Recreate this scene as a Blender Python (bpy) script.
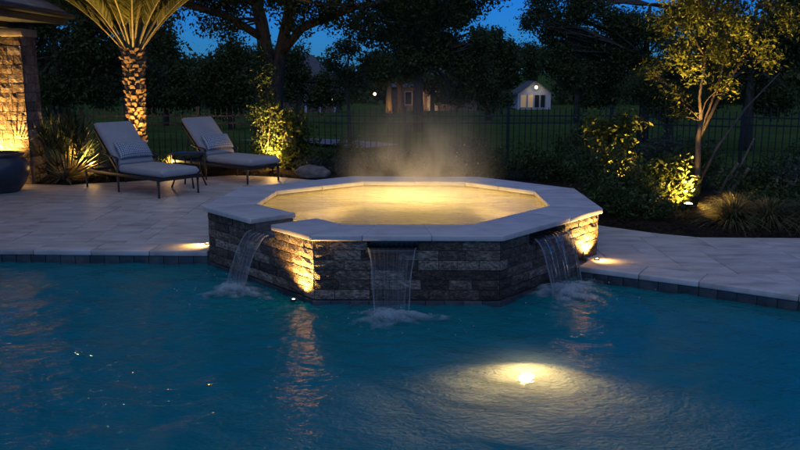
import bpy, bmesh, math, random
import numpy as np
from mathutils import Vector, Matrix, noise as mnoise

random.seed(7)
RNG = np.random.default_rng(7)
R = math.radians
for o in list(bpy.data.objects):
    bpy.data.objects.remove(o)
SC = bpy.context.scene
COL = SC.collection

# ------------------------------------------------------------------ camera
cam_d = bpy.data.cameras.new('camera'); cam = bpy.data.objects.new('camera', cam_d); COL.objects.link(cam)
cam.location = (0, 0, 1.76); cam.rotation_euler = (R(90 - 10.83), 0, 0)
cam_d.sensor_width = 36; cam_d.lens = 36; cam_d.clip_end = 4000; cam_d.clip_start = .05
SC.camera = cam
# ------------------------------------------------------------------ dusk sky
SUN_EL, SUN_ROT = R(9.0), R(190)
w = bpy.data.worlds.new('World'); SC.world = w; w.use_nodes = True
wn = w.node_tree.nodes; wl = w.node_tree.links
sky = wn.new('ShaderNodeTexSky'); sky.sky_type = 'NISHITA'; sky.sun_disc = False
sky.sun_elevation = SUN_EL; sky.sun_rotation = SUN_ROT; sky.ozone_density = 7.0; sky.air_density = 1.0; sky.dust_density = .1
tint = wn.new('ShaderNodeMix'); tint.data_type = 'RGBA'; tint.blend_type = 'MULTIPLY'; tint.inputs[0].default_value = 1
tint.inputs[7].default_value = (.14, .50, 1.0, 1)      # tungsten white balance of the photograph
wl.new(sky.outputs[0], tint.inputs[6]); wl.new(tint.outputs[2], wn['Background'].inputs[0])
wn['Background'].inputs[1].default_value = .12
# soft western afterglow
sd = bpy.data.lights.new('afterglow', 'SUN'); sd.energy = .74; sd.angle = R(110); sd.color = (.84, .94, .98)
sun = bpy.data.objects.new('afterglow', sd); COL.objects.link(sun); sun.rotation_euler = (R(24), R(-6), 0); sun.location = (0, -5, 12)
# ------------------------------------------------------------------ view and engine
SC.view_settings.view_transform = 'Standard'; SC.view_settings.look = 'None'
SC.view_settings.exposure = 0; SC.view_settings.gamma = 1; SC.view_settings.use_curve_mapping = False
SC.render.engine = 'CYCLES'
cy = SC.cycles
cy.use_denoising = True
try:
    cy.denoiser = 'OPENIMAGEDENOISE'; cy.denoising_input_passes = 'RGB_ALBEDO_NORMAL'; cy.denoising_prefilter = 'ACCURATE'
except Exception:
    pass
cy.max_bounces = 8; cy.diffuse_bounces = 2; cy.glossy_bounces = 4; cy.transmission_bounces = 6; cy.transparent_max_bounces = 24; cy.volume_bounces = 1
cy.sample_clamp_indirect = 3.0; cy.sample_clamp_direct = 0; cy.caustics_reflective = False; cy.caustics_refractive = False
cy.volume_step_rate = 2.0; cy.volume_max_steps = 96; cy.use_light_tree = True

# ================================================================== helpers
def W(o):
    if o.parent: return W(o.parent) @ o.matrix_parent_inverse @ o.matrix_basis
    return o.matrix_basis.copy()
def put(o, parent):
    o.parent = parent; o.matrix_parent_inverse = W(parent).inverted(); return o
def tag(o, label=None, cat=None, group=None, kind=None):
    if label: o['label'] = label
    if cat: o['category'] = cat
    if group: o['group'] = group
    if kind: o['kind'] = kind
    return o
def thing(name, loc, label, cat, group=None):
    o = bpy.data.objects.new(name, None); COL.objects.link(o); o.location = loc; o.empty_display_size = .1
    return tag(o, label, cat, group)
def link(name, me, parent=None, loc=None):
    o = bpy.data.objects.new(name, me); COL.objects.link(o)
    if loc is not None: o.location = loc
    if parent: put(o, parent)
    return o
def np_mesh(name, V, F, mat, tone=None, smooth=False):
    """V (n,3) array, F (m,k) array of equal-sized faces"""
    V = np.asarray(V, np.float32); F = np.asarray(F, np.int32)
    me = bpy.data.meshes.new(name)
    me.vertices.add(len(V)); me.vertices.foreach_set('co', V.ravel())
    k = F.shape[1]
    me.loops.add(F.size); me.loops.foreach_set('vertex_index', F.ravel())
    me.polygons.add(len(F)); me.polygons.foreach_set('loop_start', np.arange(0, F.size, k, dtype=np.int32))
    me.polygons.foreach_set('loop_total', np.full(len(F), k, np.int32))
    if smooth: me.polygons.foreach_set('use_smooth', np.ones(len(F), bool))
    me.update(calc_edges=True)
    if tone is not None:
        a = me.attributes.new('tone', 'FLOAT', 'FACE'); a.data.foreach_set('value', np.asarray(tone, np.float32))
    me.materials.append(mat)
    return me

class MB:
    """collects shapes for ONE part; coordinates are transformed by M"""
    def __init__(s, M=None): s.v = []; s.f = []; s.sm = []; s.M = M or Matrix()
    def add(s, vs, fs, smooth=False):
        b = len(s.v); s.v += [tuple(s.M @ Vector(p)) for p in vs]
        s.f += [tuple(b + i for i in f) for f in fs]; s.sm += [smooth] * len(fs); return s
    def box(s, c, d, rz=0, M=None):
        m = M or (Matrix.Translation(c) @ Matrix.Rotation(rz, 4, 'Z'))
        x, y, z = d[0] / 2, d[1] / 2, d[2] / 2
        vs = [m @ Vector(p) for p in ((-x,-y,-z),(x,-y,-z),(x,y,-z),(-x,y,-z),(-x,-y,z),(x,-y,z),(x,y,z),(-x,y,z))]
        return s.add(vs, [(3,2,1,0),(4,5,6,7),(0,1,5,4),(1,2,6,5),(2,3,7,6),(3,0,4,7)])
    def prism(s, poly, z0, z1, chamfer=0):
        n = len(poly); vs = [(p[0], p[1], z0) for p in poly]
        if chamfer:
            cx = sum(p[0] for p in poly) / n; cy_ = sum(p[1] for p in poly) / n
            def sh(p):
                d = math.hypot(p[0]-cx, p[1]-cy_) or 1; k = max(.5, 1 - chamfer * 1.4 / d)
                return (cx + (p[0]-cx) * k, cy_ + (p[1]-cy_) * k)
            vs += [(p[0], p[1], z1 - chamfer) for p in poly] + [(*sh(p), z1) for p in poly]
            fs = [tuple(range(n-1, -1, -1)), tuple(range(2*n, 3*n))]
            for a in (0, n): fs += [(a+i, a+(i+1) % n, a+n+(i+1) % n, a+n+i) for i in range(n)]
        else:
            vs += [(p[0], p[1], z1) for p in poly]
            fs = [tuple(range(n-1, -1, -1)), tuple(range(n, 2*n))] + [(i, (i+1) % n, n+(i+1) % n, n+i) for i in range(n)]
        return s.add(vs, fs)
    def tube(s, pts, rad, n=8, cap=True, flat=1.0):
        pts = [Vector(p) for p in pts]; m = len(pts)
        rad = rad if hasattr(rad, '__len__') else [rad] * m
        vs = []; up = None
        for i in range(m):
            t = (pts[min(i+1, m-1)] - pts[max(i-1, 0)]).normalized()
            if up is None:
                up = Vector((0, 0, 1)) if abs(t.z) < .9 else Vector((1, 0, 0))
            a = t.cross(up).normalized(); up = a.cross(t).normalized()
            for k in range(n):
                q = 2 * math.pi * k / n
                vs.append(pts[i] + a * math.cos(q) * rad[i] + up * math.sin(q) * rad[i] * flat)
        fs = [(i*n+k, i*n+(k+1) % n, (i+1)*n+(k+1) % n, (i+1)*n+k) for i in range(m-1) for k in range(n)]
        s.add(vs, fs, True)
        if cap:
            b = len(s.v) - len(vs)
            s.f += [tuple(b + k for k in range(n-1, -1, -1)), tuple(b + (m-1)*n + k for k in range(n))]; s.sm += [False, False]
        return s
    def lathe(s, prof, n=24, c=(0, 0, 0)):
        vs = [(c[0] + r * math.cos(2*math.pi*k/n), c[1] + r * math.sin(2*math.pi*k/n), c[2] + z) for r, z in prof for k in range(n)]
        m = len(prof)
        fs = [(i*n+k, i*n+(k+1) % n, (i+1)*n+(k+1) % n, (i+1)*n+k) for i in range(m-1) for k in range(n)]
        return s.add(vs, fs, True)
    def build(s, name, mat, parent=None, bevel=0):
        me = bpy.data.meshes.new(name); me.from_pydata(s.v, [], s.f); me.update()
        me.polygons.foreach_set('use_smooth', s.sm)
        me.materials.append(mat)
        bm = bmesh.new(); bm.from_mesh(me)
        bmesh.ops.recalc_face_normals(bm, faces=bm.faces)
        if bevel:
            bmesh.ops.bevel(bm, geom=[e for e in bm.edges if e.is_manifold and e.calc_face_angle(0) > .6], offset=bevel, segments=2, affect='EDGES', profile=.6)
            for f in bm.faces: f.smooth = True
        bm.to_mesh(me); bm.free()
        return link(name, me, parent)

# ================================================================== materials
def nd(nt, t, **kw):
    n = nt.nodes.new('ShaderNode' + t)
    for k, v in kw.items(): setattr(n, k, v)
    return n
def base_mat(name):
    m = bpy.data.materials.new(name); m.use_nodes = True
    return m, m.node_tree, m.node_tree.nodes['Principled BSDF'], m.node_tree.links
def ramp(nt, stops):
    r = nd(nt, 'ValToRGB'); e = r.color_ramp.elements
    while len(e) < len(stops): e.new(.5)
    for el, (p, c) in zip(e, stops): el.position = p; el.color = (*c, 1)
    return r
def mat_noise(name, stops, scale=8, rough=.6, bump=.2, bscale=None, stretch=(1,1,1), objrand=0, metal=0, coord='Object', detail=6, spec=.5, dist=.02):
    m, nt, p, L = base_mat(name)
    tc = nd(nt, 'TexCoord'); mp = nd(nt, 'Mapping'); mp.inputs['Scale'].default_value = stretch
    L.new(tc.outputs[coord], mp.inputs[0])
    n = nd(nt, 'TexNoise'); n.inputs['Scale'].default_value = scale; n.inputs['Detail'].default_value = detail; n.inputs['Roughness'].default_value = .62
    L.new(mp.outputs[0], n.inputs['Vector'])
    fac = n.outputs[0]
    if objrand:
        oi = nd(nt, 'ObjectInfo'); mr = nd(nt, 'MapRange'); mr.inputs[3].default_value = -objrand; mr.inputs[4].default_value = objrand
        L.new(oi.outputs['Random'], mr.inputs[0])
        ad = nd(nt, 'Math', operation='ADD'); L.new(fac, ad.inputs[0]); L.new(mr.outputs[0], ad.inputs[1]); fac = ad.outputs[0]
        # each piece takes its own patch of the pattern
        cm = nd(nt, 'CombineXYZ'); mu = nd(nt, 'Math', operation='MULTIPLY'); mu.inputs[1].default_value = 37.0
        L.new(oi.outputs['Random'], mu.inputs[0]); L.new(mu.outputs[0], cm.inputs[0]); L.new(mu.outputs[0], cm.inputs[1])
        L.new(cm.outputs[0], mp.inputs['Location'])
    r = ramp(nt, stops); L.new(fac, r.inputs[0]); L.new(r.outputs[0], p.inputs['Base Color'])
    p.inputs['Roughness'].default_value = rough; p.inputs['Metallic'].default_value = metal; p.inputs['Specular IOR Level'].default_value = spec
    if bump:
        n2 = nd(nt, 'TexNoise'); n2.inputs['Scale'].default_value = bscale or scale * 4; n2.inputs['Detail'].default_value = 5
        L.new(mp.outputs[0], n2.inputs['Vector'])
        b = nd(nt, 'Bump'); b.inputs['Strength'].default_value = bump; b.inputs['Distance'].default_value = dist
        L.new(n2.outputs[0], b.inputs['Height']); L.new(b.outputs[0], p.inputs['Normal'])
    return m
def mat_leaf(name, c0, c1, c2, trans=.25, rough=.5):
    m, nt, p, L = base_mat(name)
    a = nd(nt, 'Attribute'); a.attribute_name = 'tone'
    r = ramp(nt, [(0, c0), (.55, c1), (1, c2)]); L.new(a.outputs['Fac'], r.inputs[0])
    L.new(r.outputs[0], p.inputs['Base Color']); p.inputs['Roughness'].default_value = rough; p.inputs['Specular IOR Level'].default_value = .12
    t = nd(nt, 'BsdfTranslucent'); L.new(r.outputs[0], t.inputs[0])
    mx = nd(nt, 'MixShader'); mx.inputs[0].default_value = trans
    L.new(p.outputs[0], mx.inputs[1]); L.new(t.outputs[0], mx.inputs[2]); L.new(mx.outputs[0], nt.nodes['Material Output'].inputs[0])
    return m
def mat_emit(name, col, s):
    m, nt, p, L = base_mat(name)
    p.inputs['Base Color'].default_value = (*col, 1); p.inputs['Emission Color'].default_value = (*col, 1); p.inputs['Emission Strength'].default_value = s
    return m

WARM = (1.0, .56, .14)
M = {}
M['veneer'] = mat_noise('split_face_stone', [(.25, (.024,.016,.011)), (.44, (.080,.055,.038)), (.58, (.165,.118,.082)), (.75, (.40,.32,.245))], scale=3.6, stretch=(1.7,1,1), rough=.66, bump=1.0, bscale=9, objrand=.17, dist=.02)
M['mortar'] = mat_noise('mortar', [(.3, (.09,.078,.065)), (.7, (.17,.15,.13))], scale=20, rough=.9, bump=.4)
M['travertine'] = mat_noise('travertine', [(.28, (.26,.225,.20)), (.45, (.42,.385,.355)), (.60, (.53,.50,.47)), (.8, (.64,.61,.58))], scale=1.9, stretch=(1, 3.0, 1), rough=.55, bump=.3, bscale=26, objrand=.03, dist=.01)
M['coping'] = mat_noise('coping_travertine', [(.3, (.40,.36,.33)), (.5, (.50,.465,.44)), (.75, (.60,.57,.54))], scale=4, stretch=(1, 2, 1), rough=.42, bump=.15, bscale=40, objrand=.04, dist=.008)
M['tile'] = mat_noise('slate_tile', [(.3, (.018,.022,.026)), (.55, (.04,.045,.05)), (.8, (.09,.085,.08))], scale=7, rough=.3, bump=.15, objrand=.14)
M['plaster'] = mat_noise('pool_plaster', [(.3, (.08,.17,.21)), (.7, (.13,.22,.26))], scale=5, rough=.8, bump=.1)
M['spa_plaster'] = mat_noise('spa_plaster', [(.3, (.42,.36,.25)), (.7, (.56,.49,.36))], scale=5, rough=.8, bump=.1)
M['spa_stone'] = mat_noise('spa_stone', [(.3, (.16,.12,.085)), (.7, (.34,.27,.2))], scale=14, rough=.7, bump=.5, objrand=.1)
M['mulch'] = mat_noise('bark_mulch', [(.35, (.012,.009,.007)), (.55, (.035,.024,.016)), (.75, (.08,.055,.035))], scale=30, rough=.95, bump=1.0, bscale=60, dist=.04, spec=.1)
M['grass'] = mat_noise('lawn_grass', [(.3, (.030,.058,.018)), (.5, (.048,.088,.027)), (.75, (.07,.115,.04))], scale=.8, rough=.9, bump=.8, bscale=25, coord='Object', dist=.05, spec=0)
M['path'] = mat_noise('path_gravel', [(.3, (.10,.11,.13)), (.7, (.15,.165,.19))], scale=3, rough=.9, bump=.4)
M['brick'] = mat_noise('column_brick', [(.25, (.06,.04,.026)), (.45, (.16,.108,.07)), (.62, (.27,.20,.135)), (.8, (.40,.32,.235))], scale=2.2, rough=.85, bump=.7, bscale=7, objrand=.18, dist=.02)
M['limestone'] = mat_noise('limestone', [(.3, (.30,.25,.19)), (.7, (.42,.36,.28))], scale=8, rough=.8, bump=.2)
M['roof'] = mat_noise('roof_shingle', [(.3, (.13,.10,.085)), (.7, (.24,.19,.165))], scale=10, rough=.9, bump=.5, objrand=.1)
M['darkwood'] = mat_noise('fascia_paint', [(.3, (.02,.022,.028)), (.7, (.03,.033,.04))], scale=6, rough=.4, bump=.05)
M['metal'] = mat_noise('black_metal', [(.3, (.005,.005,.006)), (.7, (.009,.009,.01))], scale=20, rough=.5, bump=.05)
M['bronze'] = mat_noise('bronze_metal', [(.3, (.016,.014,.013)), (.7, (.03,.026,.024))], scale=30, rough=.35, bump=.05)
M['cushion'] = mat_noise('cushion_fabric', [(.3, (.37,.35,.345)), (.7, (.44,.42,.41))], scale=5, rough=.95, bump=.25, bscale=260, dist=.004, spec=.2)
M['glaze'] = mat_noise('glazed_pot', [(.3, (.022,.028,.036)), (.5, (.04,.048,.06)), (.75, (.075,.085,.10))], scale=5, stretch=(1,1,.35), rough=.32, bump=.12)
M['soil'] = M['mulch']
M['bark'] = mat_noise('tree_bark', [(.3, (.035,.028,.022)), (.55, (.085,.068,.052)), (.8, (.15,.125,.10))], scale=7, stretch=(3,3,.6), rough=.9, bump=.8, bscale=16, dist=.04)
M['pale_bark'] = mat_noise('pale_bark', [(.3, (.05,.036,.024)), (.55, (.10,.075,.05)), (.8, (.19,.15,.105))], scale=9, stretch=(2,2,.6), rough=.8, bump=.4, bscale=22)
M['cutwood'] = mat_noise('cut_wood', [(.3, (.42,.32,.2)), (.7, (.55,.44,.3))], scale=20, rough=.8, bump=.1)
M['palm_bark'] = mat_noise('palm_boot', [(.25, (.10,.06,.03)), (.5, (.26,.165,.08)), (.8, (.42,.29,.16))], scale=14, stretch=(1,1,.5), rough=.85, bump=.6, objrand=.1)
M['rock'] = mat_noise('boulder_rock', [(.3, (.10,.085,.07)), (.7, (.24,.205,.175))], scale=6, rough=.9, bump=.6)
M['white_siding'] = mat_noise('white_siding', [(.3, (.34,.36,.39)), (.7, (.44,.46,.49))], scale=3, rough=.7, bump=.05)
M['brick_far'] = mat_noise('far_brick', [(.3, (.11,.07,.05)), (.7, (.19,.12,.085))], scale=2, rough=.9, bump=.1)
M['slate_roof'] = mat_noise('grey_shingle', [(.3, (.05,.058,.07)), (.7, (.08,.09,.105))], scale=3, rough=.8, bump=.3)
M['glass_dark'] = mat_noise('window_glass', [(.3, (.015,.02,.025)), (.7, (.025,.03,.035))], scale=2, rough=.08, bump=0)
M['glass_lit'] = mat_emit('lit_window', (1.0, .62, .28), .07)
M['lens'] = mat_emit('lamp_lens', (1.0, .78, .42), 14)
M['pool_lens'] = mat_emit('pool_lens', (1.0, .80, .45), 90)
M['porch'] = mat_emit('porch_lamp', (1.0, .80, .50), 3)
M['petal'] = mat_noise('white_petal', [(.3, (.6,.58,.55)), (.7, (.75,.73,.7))], scale=9, rough=.7, bump=0)
M['oak_leaf'] = mat_leaf('oak_leaf', (.020,.028,.008), (.045,.058,.016), (.09,.10,.03))
M['far_leaf'] = mat_leaf('far_leaf', (.034,.05,.018), (.068,.088,.03), (.12,.14,.05))
M['shrub_leaf'] = mat_leaf('shrub_leaf', (.024,.038,.014), (.058,.088,.028), (.115,.155,.055))
M['grey_leaf'] = mat_leaf('grey_leaf', (.03,.038,.03), (.065,.08,.06), (.14,.15,.12))
M['lit_yellow_leaf'] = mat_leaf('lit_yellow_leaf', (.04,.055,.012), (.10,.12,.022), (.19,.19,.04), trans=.35)  # yellow of the garden lamps put into the leaf colour
M['tree_leaf'] = mat_leaf('lit_tree_leaf', (.04,.055,.010), (.11,.125,.02), (.20,.20,.04), trans=.45)  # warm uplight also put into this leaf colour
M['blade'] = mat_leaf('fan_blade', (.02,.032,.012), (.05,.07,.028), (.10,.12,.05), trans=.15)
M['silver_blade'] = mat_leaf('silver_blade', (.10,.105,.085), (.22,.22,.18), (.38,.37,.30), trans=.15)
M['grass_blade'] = mat_leaf('grass_blade', (.05,.055,.02), (.13,.125,.05), (.30,.26,.14), trans=.25)
M['frond'] = mat_leaf('palm_frond', (.05,.06,.016), (.11,.12,.035), (.20,.19,.06), trans=.3)
M['frond_stem'] = mat_noise('frond_stem', [(.3, (.22,.19,.07)), (.7, (.36,.30,.13))], scale=12, rough=.55, bump=.1)

def mat_pillow():
    m, nt, p, L = base_mat('pillow_weave')
    tc = nd(nt, 'TexCoord'); mp = nd(nt, 'Mapping'); mp.inputs['Scale'].default_value = (1, 1, 1); mp.inputs['Rotation'].default_value = (0, 0, R(45))
    L.new(tc.outputs['UV'], mp.inputs[0])
    ck = nd(nt, 'TexChecker'); ck.inputs['Scale'].default_value = 46; L.new(mp.outputs[0], ck.inputs[0])
    n = nd(nt, 'TexNoise'); n.inputs['Scale'].default_value = 30; L.new(mp.outputs[0], n.inputs[0])
    ad = nd(nt, 'Math', operation='MULTIPLY_ADD'); ad.inputs[1].default_value = .62; L.new(ck.outputs['Fac'], ad.inputs[0]); L.new(n.outputs[0], ad.inputs[2])
    r = ramp(nt, [(.45, (.10,.12,.155)), (.62, (.20,.225,.27)), (.9, (.52,.53,.55))]); L.new(ad.outputs[0], r.inputs[0]); L.new(r.outputs[0], p.inputs['Base Color'])
    p.inputs['Roughness'].default_value = .95
    return m
M['pillow'] = mat_pillow()

def fresnel_mix(nt, L, body, rough=.03, ior=1.333, normal=None):
    fr = nd(nt, 'Fresnel'); fr.inputs['IOR'].default_value = ior
    gl = nd(nt, 'BsdfGlossy'); gl.inputs['Roughness'].default_value = rough
    mx = nd(nt, 'MixShader')
    L.new(fr.outputs[0], mx.inputs[0]); L.new(body, mx.inputs[1]); L.new(gl.outputs[0], mx.inputs[2])
    if normal: L.new(normal, fr.inputs['Normal']); L.new(normal, gl.inputs['Normal'])
    return mx.outputs[0]
def water_bump(nt, L, scales, strength, dist):
    tc = nd(nt, 'TexCoord'); prev = None
    mp = nd(nt, 'Mapping'); mp.inputs['Scale'].default_value = (.75, 1.15, 1); L.new(tc.outputs['Object'], mp.inputs[0])
    for sc_, st in scales:
        n = nd(nt, 'TexNoise'); n.inputs['Scale'].default_value = sc_; n.inputs['Detail'].default_value = 3; n.inputs['Distortion'].default_value = .6
        L.new(mp.outputs[0], n.inputs['Vector'])
        b = nd(nt, 'Bump'); b.inputs['Strength'].default_value = st * strength; b.inputs['Distance'].default_value = dist
        L.new(n.outputs[0], b.inputs['Height'])
        if prev: L.new(prev, b.inputs['Normal'])
        prev = b.outputs[0]
    return prev
def mat_pool_water():
    m, nt, p, L = base_mat('pool_water'); nt.nodes.remove(p)
    nor = water_bump(nt, L, [(5, .36), (18, .42)], 1.0, .03)
    rf = nd(nt, 'BsdfRefraction'); rf.inputs['IOR'].default_value = 1.333; rf.inputs['Roughness'].default_value = .02; rf.inputs['Color'].default_value = (.85, .9, .88, 1)
    L.new(nor, rf.inputs['Normal'])
    df = nd(nt, 'BsdfDiffuse'); df.inputs['Color'].default_value = (.0003, .31, .37, 1)   # light scattered back by the blue water body
    tl = nd(nt, 'BsdfTranslucent'); tl.inputs[0].default_value = (.62, .72, .72, 1); L.new(water_bump(nt, L, [(10, .7), (38, .75)], 1.0, .045), tl.inputs['Normal'])   # and forward from the lamp below
    ms = nd(nt, 'MixShader'); ms.inputs[0].default_value = .24; L.new(df.outputs[0], ms.inputs[1]); L.new(tl.outputs[0], ms.inputs[2]); L.new(nor, df.inputs['Normal'])
    mx = nd(nt, 'MixShader'); mx.inputs[0].default_value = .34
    L.new(ms.outputs[0], mx.inputs[1]); L.new(rf.outputs[0], mx.inputs[2])
    L.new(fresnel_mix(nt, L, mx.outputs[0], .03, 1.333, nor), nt.nodes['Material Output'].inputs[0])
    return m
M['pool_water'] = mat_pool_water()
def mat_spa_water():
    m, nt, p, L = base_mat('spa_water'); nt.nodes.remove(p)
    nor = water_bump(nt, L, [(5, .4), (16, .3)], 1.0, .03)
    tr = nd(nt, 'BsdfTransparent'); tr.inputs[0].default_value = (.95, .93, .85, 1)
    tl = nd(nt, 'BsdfTranslucent'); tl.inputs[0].default_value = (.8, .78, .66, 1); L.new(nor, tl.inputs['Normal'])
    n = nd(nt, 'TexNoise'); n.inputs['Scale'].default_value = 2.2; n.inputs['Detail'].default_value = 5; n.inputs['Distortion'].default_value = 1.0
    tc = nd(nt, 'TexCoord'); mp = nd(nt, 'Mapping'); mp.inputs['Scale'].default_value = (.55, 1.5, 1); L.new(tc.outputs['Object'], mp.inputs[0]); L.new(mp.outputs[0], n.inputs[0])
    mr = nd(nt, 'MapRange'); mr.inputs[1].default_value = .35; mr.inputs[2].default_value = .68; mr.inputs[3].default_value = .36; mr.inputs[4].default_value = .52
    L.new(n.outputs[0], mr.inputs[0])                      # frothy bubbles drifting in patches
    mx = nd(nt, 'MixShader'); L.new(mr.outputs[0], mx.inputs[0]); L.new(tr.outputs[0], mx.inputs[1]); L.new(tl.outputs[0], mx.inputs[2])
    L.new(fresnel_mix(nt, L, mx.outputs[0], .06, 1.333, nor), nt.nodes['Material Output'].inputs[0])
    return m
M['spa_water'] = mat_spa_water()
def mat_fall():
    m, nt, p, L = base_mat('falling_water'); nt.nodes.remove(p)
    a = nd(nt, 'Attribute'); a.attribute_name = 'streak'
    tr = nd(nt, 'BsdfTransparent'); tr.inputs[0].default_value = (.93, .96, 1, 1)
    tl = nd(nt, 'BsdfTranslucent'); tl.inputs[0].default_value = (.78, .78, .76, 1)
    df = nd(nt, 'BsdfDiffuse'); df.inputs[0].default_value = (.66, .68, .70, 1)
    ml = nd(nt, 'MixShader'); ml.inputs[0].default_value = .5; L.new(tl.outputs[0], ml.inputs[1]); L.new(df.outputs[0], ml.inputs[2])
    mx = nd(nt, 'MixShader'); L.new(a.outputs['Fac'], mx.inputs[0]); L.new(tr.outputs[0], mx.inputs[1]); L.new(ml.outputs[0], mx.inputs[2])
    L.new(fresnel_mix(nt, L, mx.outputs[0], .12, 1.05), nt.nodes['Material Output'].inputs[0])
    return m
M['fall'] = mat_fall()
def mat_foam():
    m, nt, p, L = base_mat('water_foam')
    a = nd(nt, 'Attribute'); a.attribute_name = 'cover'
    p.inputs['Base Color'].default_value = (.42, .56, .64, 1); p.inputs['Roughness'].default_value = .35
    n = nd(nt, 'TexNoise'); n.inputs['Scale'].default_value = 60; n.inputs['Detail'].default_value = 4
    b = nd(nt, 'Bump'); b.inputs['Strength'].default_value = .7; b.inputs['Distance'].default_value = .02; L.new(n.outputs[0], b.inputs['Height']); L.new(b.outputs[0], p.inputs['Normal'])
    L.new(a.outputs['Fac'], p.inputs['Alpha'])
    return m
M['foam'] = mat_foam()
def mat_clear(name, tint_):
    m, nt, p, L = base_mat(name)
    p.inputs['Base Color'].default_value = (*tint_, 1); p.inputs['Transmission Weight'].default_value = 1; p.inputs['Roughness'].default_value = .05; p.inputs['IOR'].default_value = 1.333
    return m
M['strand'] = M['fall']

# ================================================================== lamps built into fixtures
def warm_lamp(parent, kind, loc, power, target=None, spot=80, blend=.6, radius=.03, col=WARM, name='bulb'):
    d = bpy.data.lights.new(name, kind); d.energy = power; d.color = col; d.shadow_soft_size = radius
    if kind == 'SPOT': d.spot_size = R(spot); d.spot_blend = blend
    o = bpy.data.objects.new(name, d); COL.objects.link(o); o.location = loc
    if target is not None: o.rotation_euler = (Vector(target) - Vector(loc)).to_track_quat('-Z', 'Y').to_euler()
    if parent: put(o, parent)
    return o

# ================================================================== SETTING: terrain, lawn
FAR = [(-16, -.05), (14, -.05), (114, -3.4), (2600, -3.4)]
def gz(y):
    for (a, za), (b, zb) in zip(FAR, FAR[1:]):
        if y <= b: return za + (zb - za) * (y - a) / (b - a)
    return -3.4
def terrain():
    xs = [-900, -300, -120, -60, -30, -13.9, -8, -4, 0, 4, 8.9, 20, 40, 80, 160, 400, 900]
    ys = [-60, -16, -2.9, 2, 10, 12, 14] + [14 + 5 * i for i in range(1, 21)] + [140, 200, 400, 900, 2500]
    V = [(x, y, gz(y) + (.06 * math.sin(x * .37 + y * .21) * min(1, max(0, (y - 17) / 10)))) for y in ys for x in xs]
    F = []; n = len(xs)
    for j in range(len(ys) - 1):
        for i in range(n - 1):
            if -13.95 < xs[i] and xs[i+1] < 8.95 and -2.95 < ys[j] and ys[j+1] < 10.05: continue
            F.append((j*n+i, j*n+i+1, (j+1)*n+i+1, (j+1)*n+i))
    o = link('lawn', np_mesh('lawn', V, F, M['grass'], smooth=True)); tag(o, kind='structure')
terrain()

# ------------------------------------------------------------------ deck
A_, B_, C_, D_, E_, F_, G_, H_ = [(-1.94, 7.77), (-1.84, 9.09), (-.60, 10.11), (1.0, 10.04), (1.98, 9.02), (1.97, 7.65), (.84, 6.33), (-.73, 6.355)]
OCT = [H_, G_, F_, E_, D_, C_, B_, A_]                      # counter-clockwise
def inset(poly, d):
    out = []; n = len(poly)
    for i in range(n):
        p0, p1, p2 = Vector(poly[i-1]), Vector(poly[i]), Vector(poly[(i+1) % n])
        t1 = (p1-p0).normalized(); t2 = (p2-p1).normalized(); n1 = Vector((-t1.y, t1.x)); n2 = Vector((-t2.y, t2.x))
        m = (n1+n2).normalized(); k = d / m.dot(n1)
        out.append((p1.x + m.x*k, p1.y + m.y*k))
    return out
UNDER = inset(OCT, .28)                                     # the deck stops inside the spa wall
POOL_L = [(-9.0, 8.08), (-1.92, 7.82)]
POOL_R = [(1.66, 7.19), (2.13, 6.91), (2.57, 6.65), (3.21, 6.21), (5.5, 4.55), (9.0, 2.1)]
BACK = [(9.0, 8.5), (4.31, 8.44), (3.25, 8.49), (2.88, 8.69), (2.34, 9.16), (1.6, 10.1), (.6, 11.2), (-.4, 12.4), (-1.36, 13.15), (-2.04, 13.54), (-2.87, 13.81), (-4.55, 12.9), (-4.99, 12.78), (-5.22, 12.55), (-5.81, 12.67), (-9.0, 12.75)]
RING = [UNDER[7], UNDER[6], UNDER[5], UNDER[4], UNDER[3], UNDER[2]]
DECK = POOL_L + RING + POOL_R + BACK
mb = MB()
mb.prism(DECK, -1.6, -.036)
mb.prism([(-14, -3), (9.2, -3), (9.2, 1.4), (-14, 1.4)], -1.6, -.036)
mb.prism([(-14, 1.4), (-9.02, 1.4), (-9.02, 12.75), (-14, 12.75)], -1.6, -.036)
deck = mb.build('deck', M['mortar']); tag(deck, kind='structure')
def offset_line(pts, d):
    out = []
    for i, p in enumerate(pts):
        a = Vector(pts[max(i-1, 0)]); b = Vector(pts[min(i+1, len(pts)-1)]); t = (b - a).normalized(); nrm = Vector((-t.y, t.x))
        out.append((p[0] + nrm.x * d, p[1] + nrm.y * d))
    return out
BW = .31
PAVE = offset_line(POOL_L, BW) + RING + offset_line(POOL_R, BW) + BACK
def clip_rect(poly, x0, x1, y0, y1):
    def cut(poly, ins, inter):
        out = []
        for i in range(len(poly)):
            a, b = poly[i-1], poly[i]
            if ins(b):
                if not ins(a): out.append(inter(a, b))
                out.append(b)
            elif ins(a): out.append(inter(a, b))
        return out
    def ix(v): return lambda a, b: (v, a[1] + (b[1]-a[1]) * (v-a[0]) / (b[0]-a[0]))
    def iy(v): return lambda a, b: (a[0] + (b[0]-a[0]) * (v-a[1]) / (b[1]-a[1]), v)
    for ins, it in ((lambda p: p[0] >= x0, ix(x0)), (lambda p: p[0] <= x1, ix(x1)), (lambda p: p[1] >= y0, iy(y0)), (lambda p: p[1] <= y1, iy(y1))):
        poly = cut(poly, ins, it)
        if len(poly) < 3: return []
    out = []
    for p in poly:
        if not out or math.hypot(p[0]-out[-1][0], p[1]-out[-1][1]) > .012: out.append(p)
    if len(out) > 2 and math.hypot(out[0][0]-out[-1][0], out[0][1]-out[-1][1]) < .012: out.pop()
    return out
def area(p): return abs(sum(p[i-1][0]*p[i][1] - p[i][0]*p[i-1][1] for i in range(len(p)))) / 2
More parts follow.
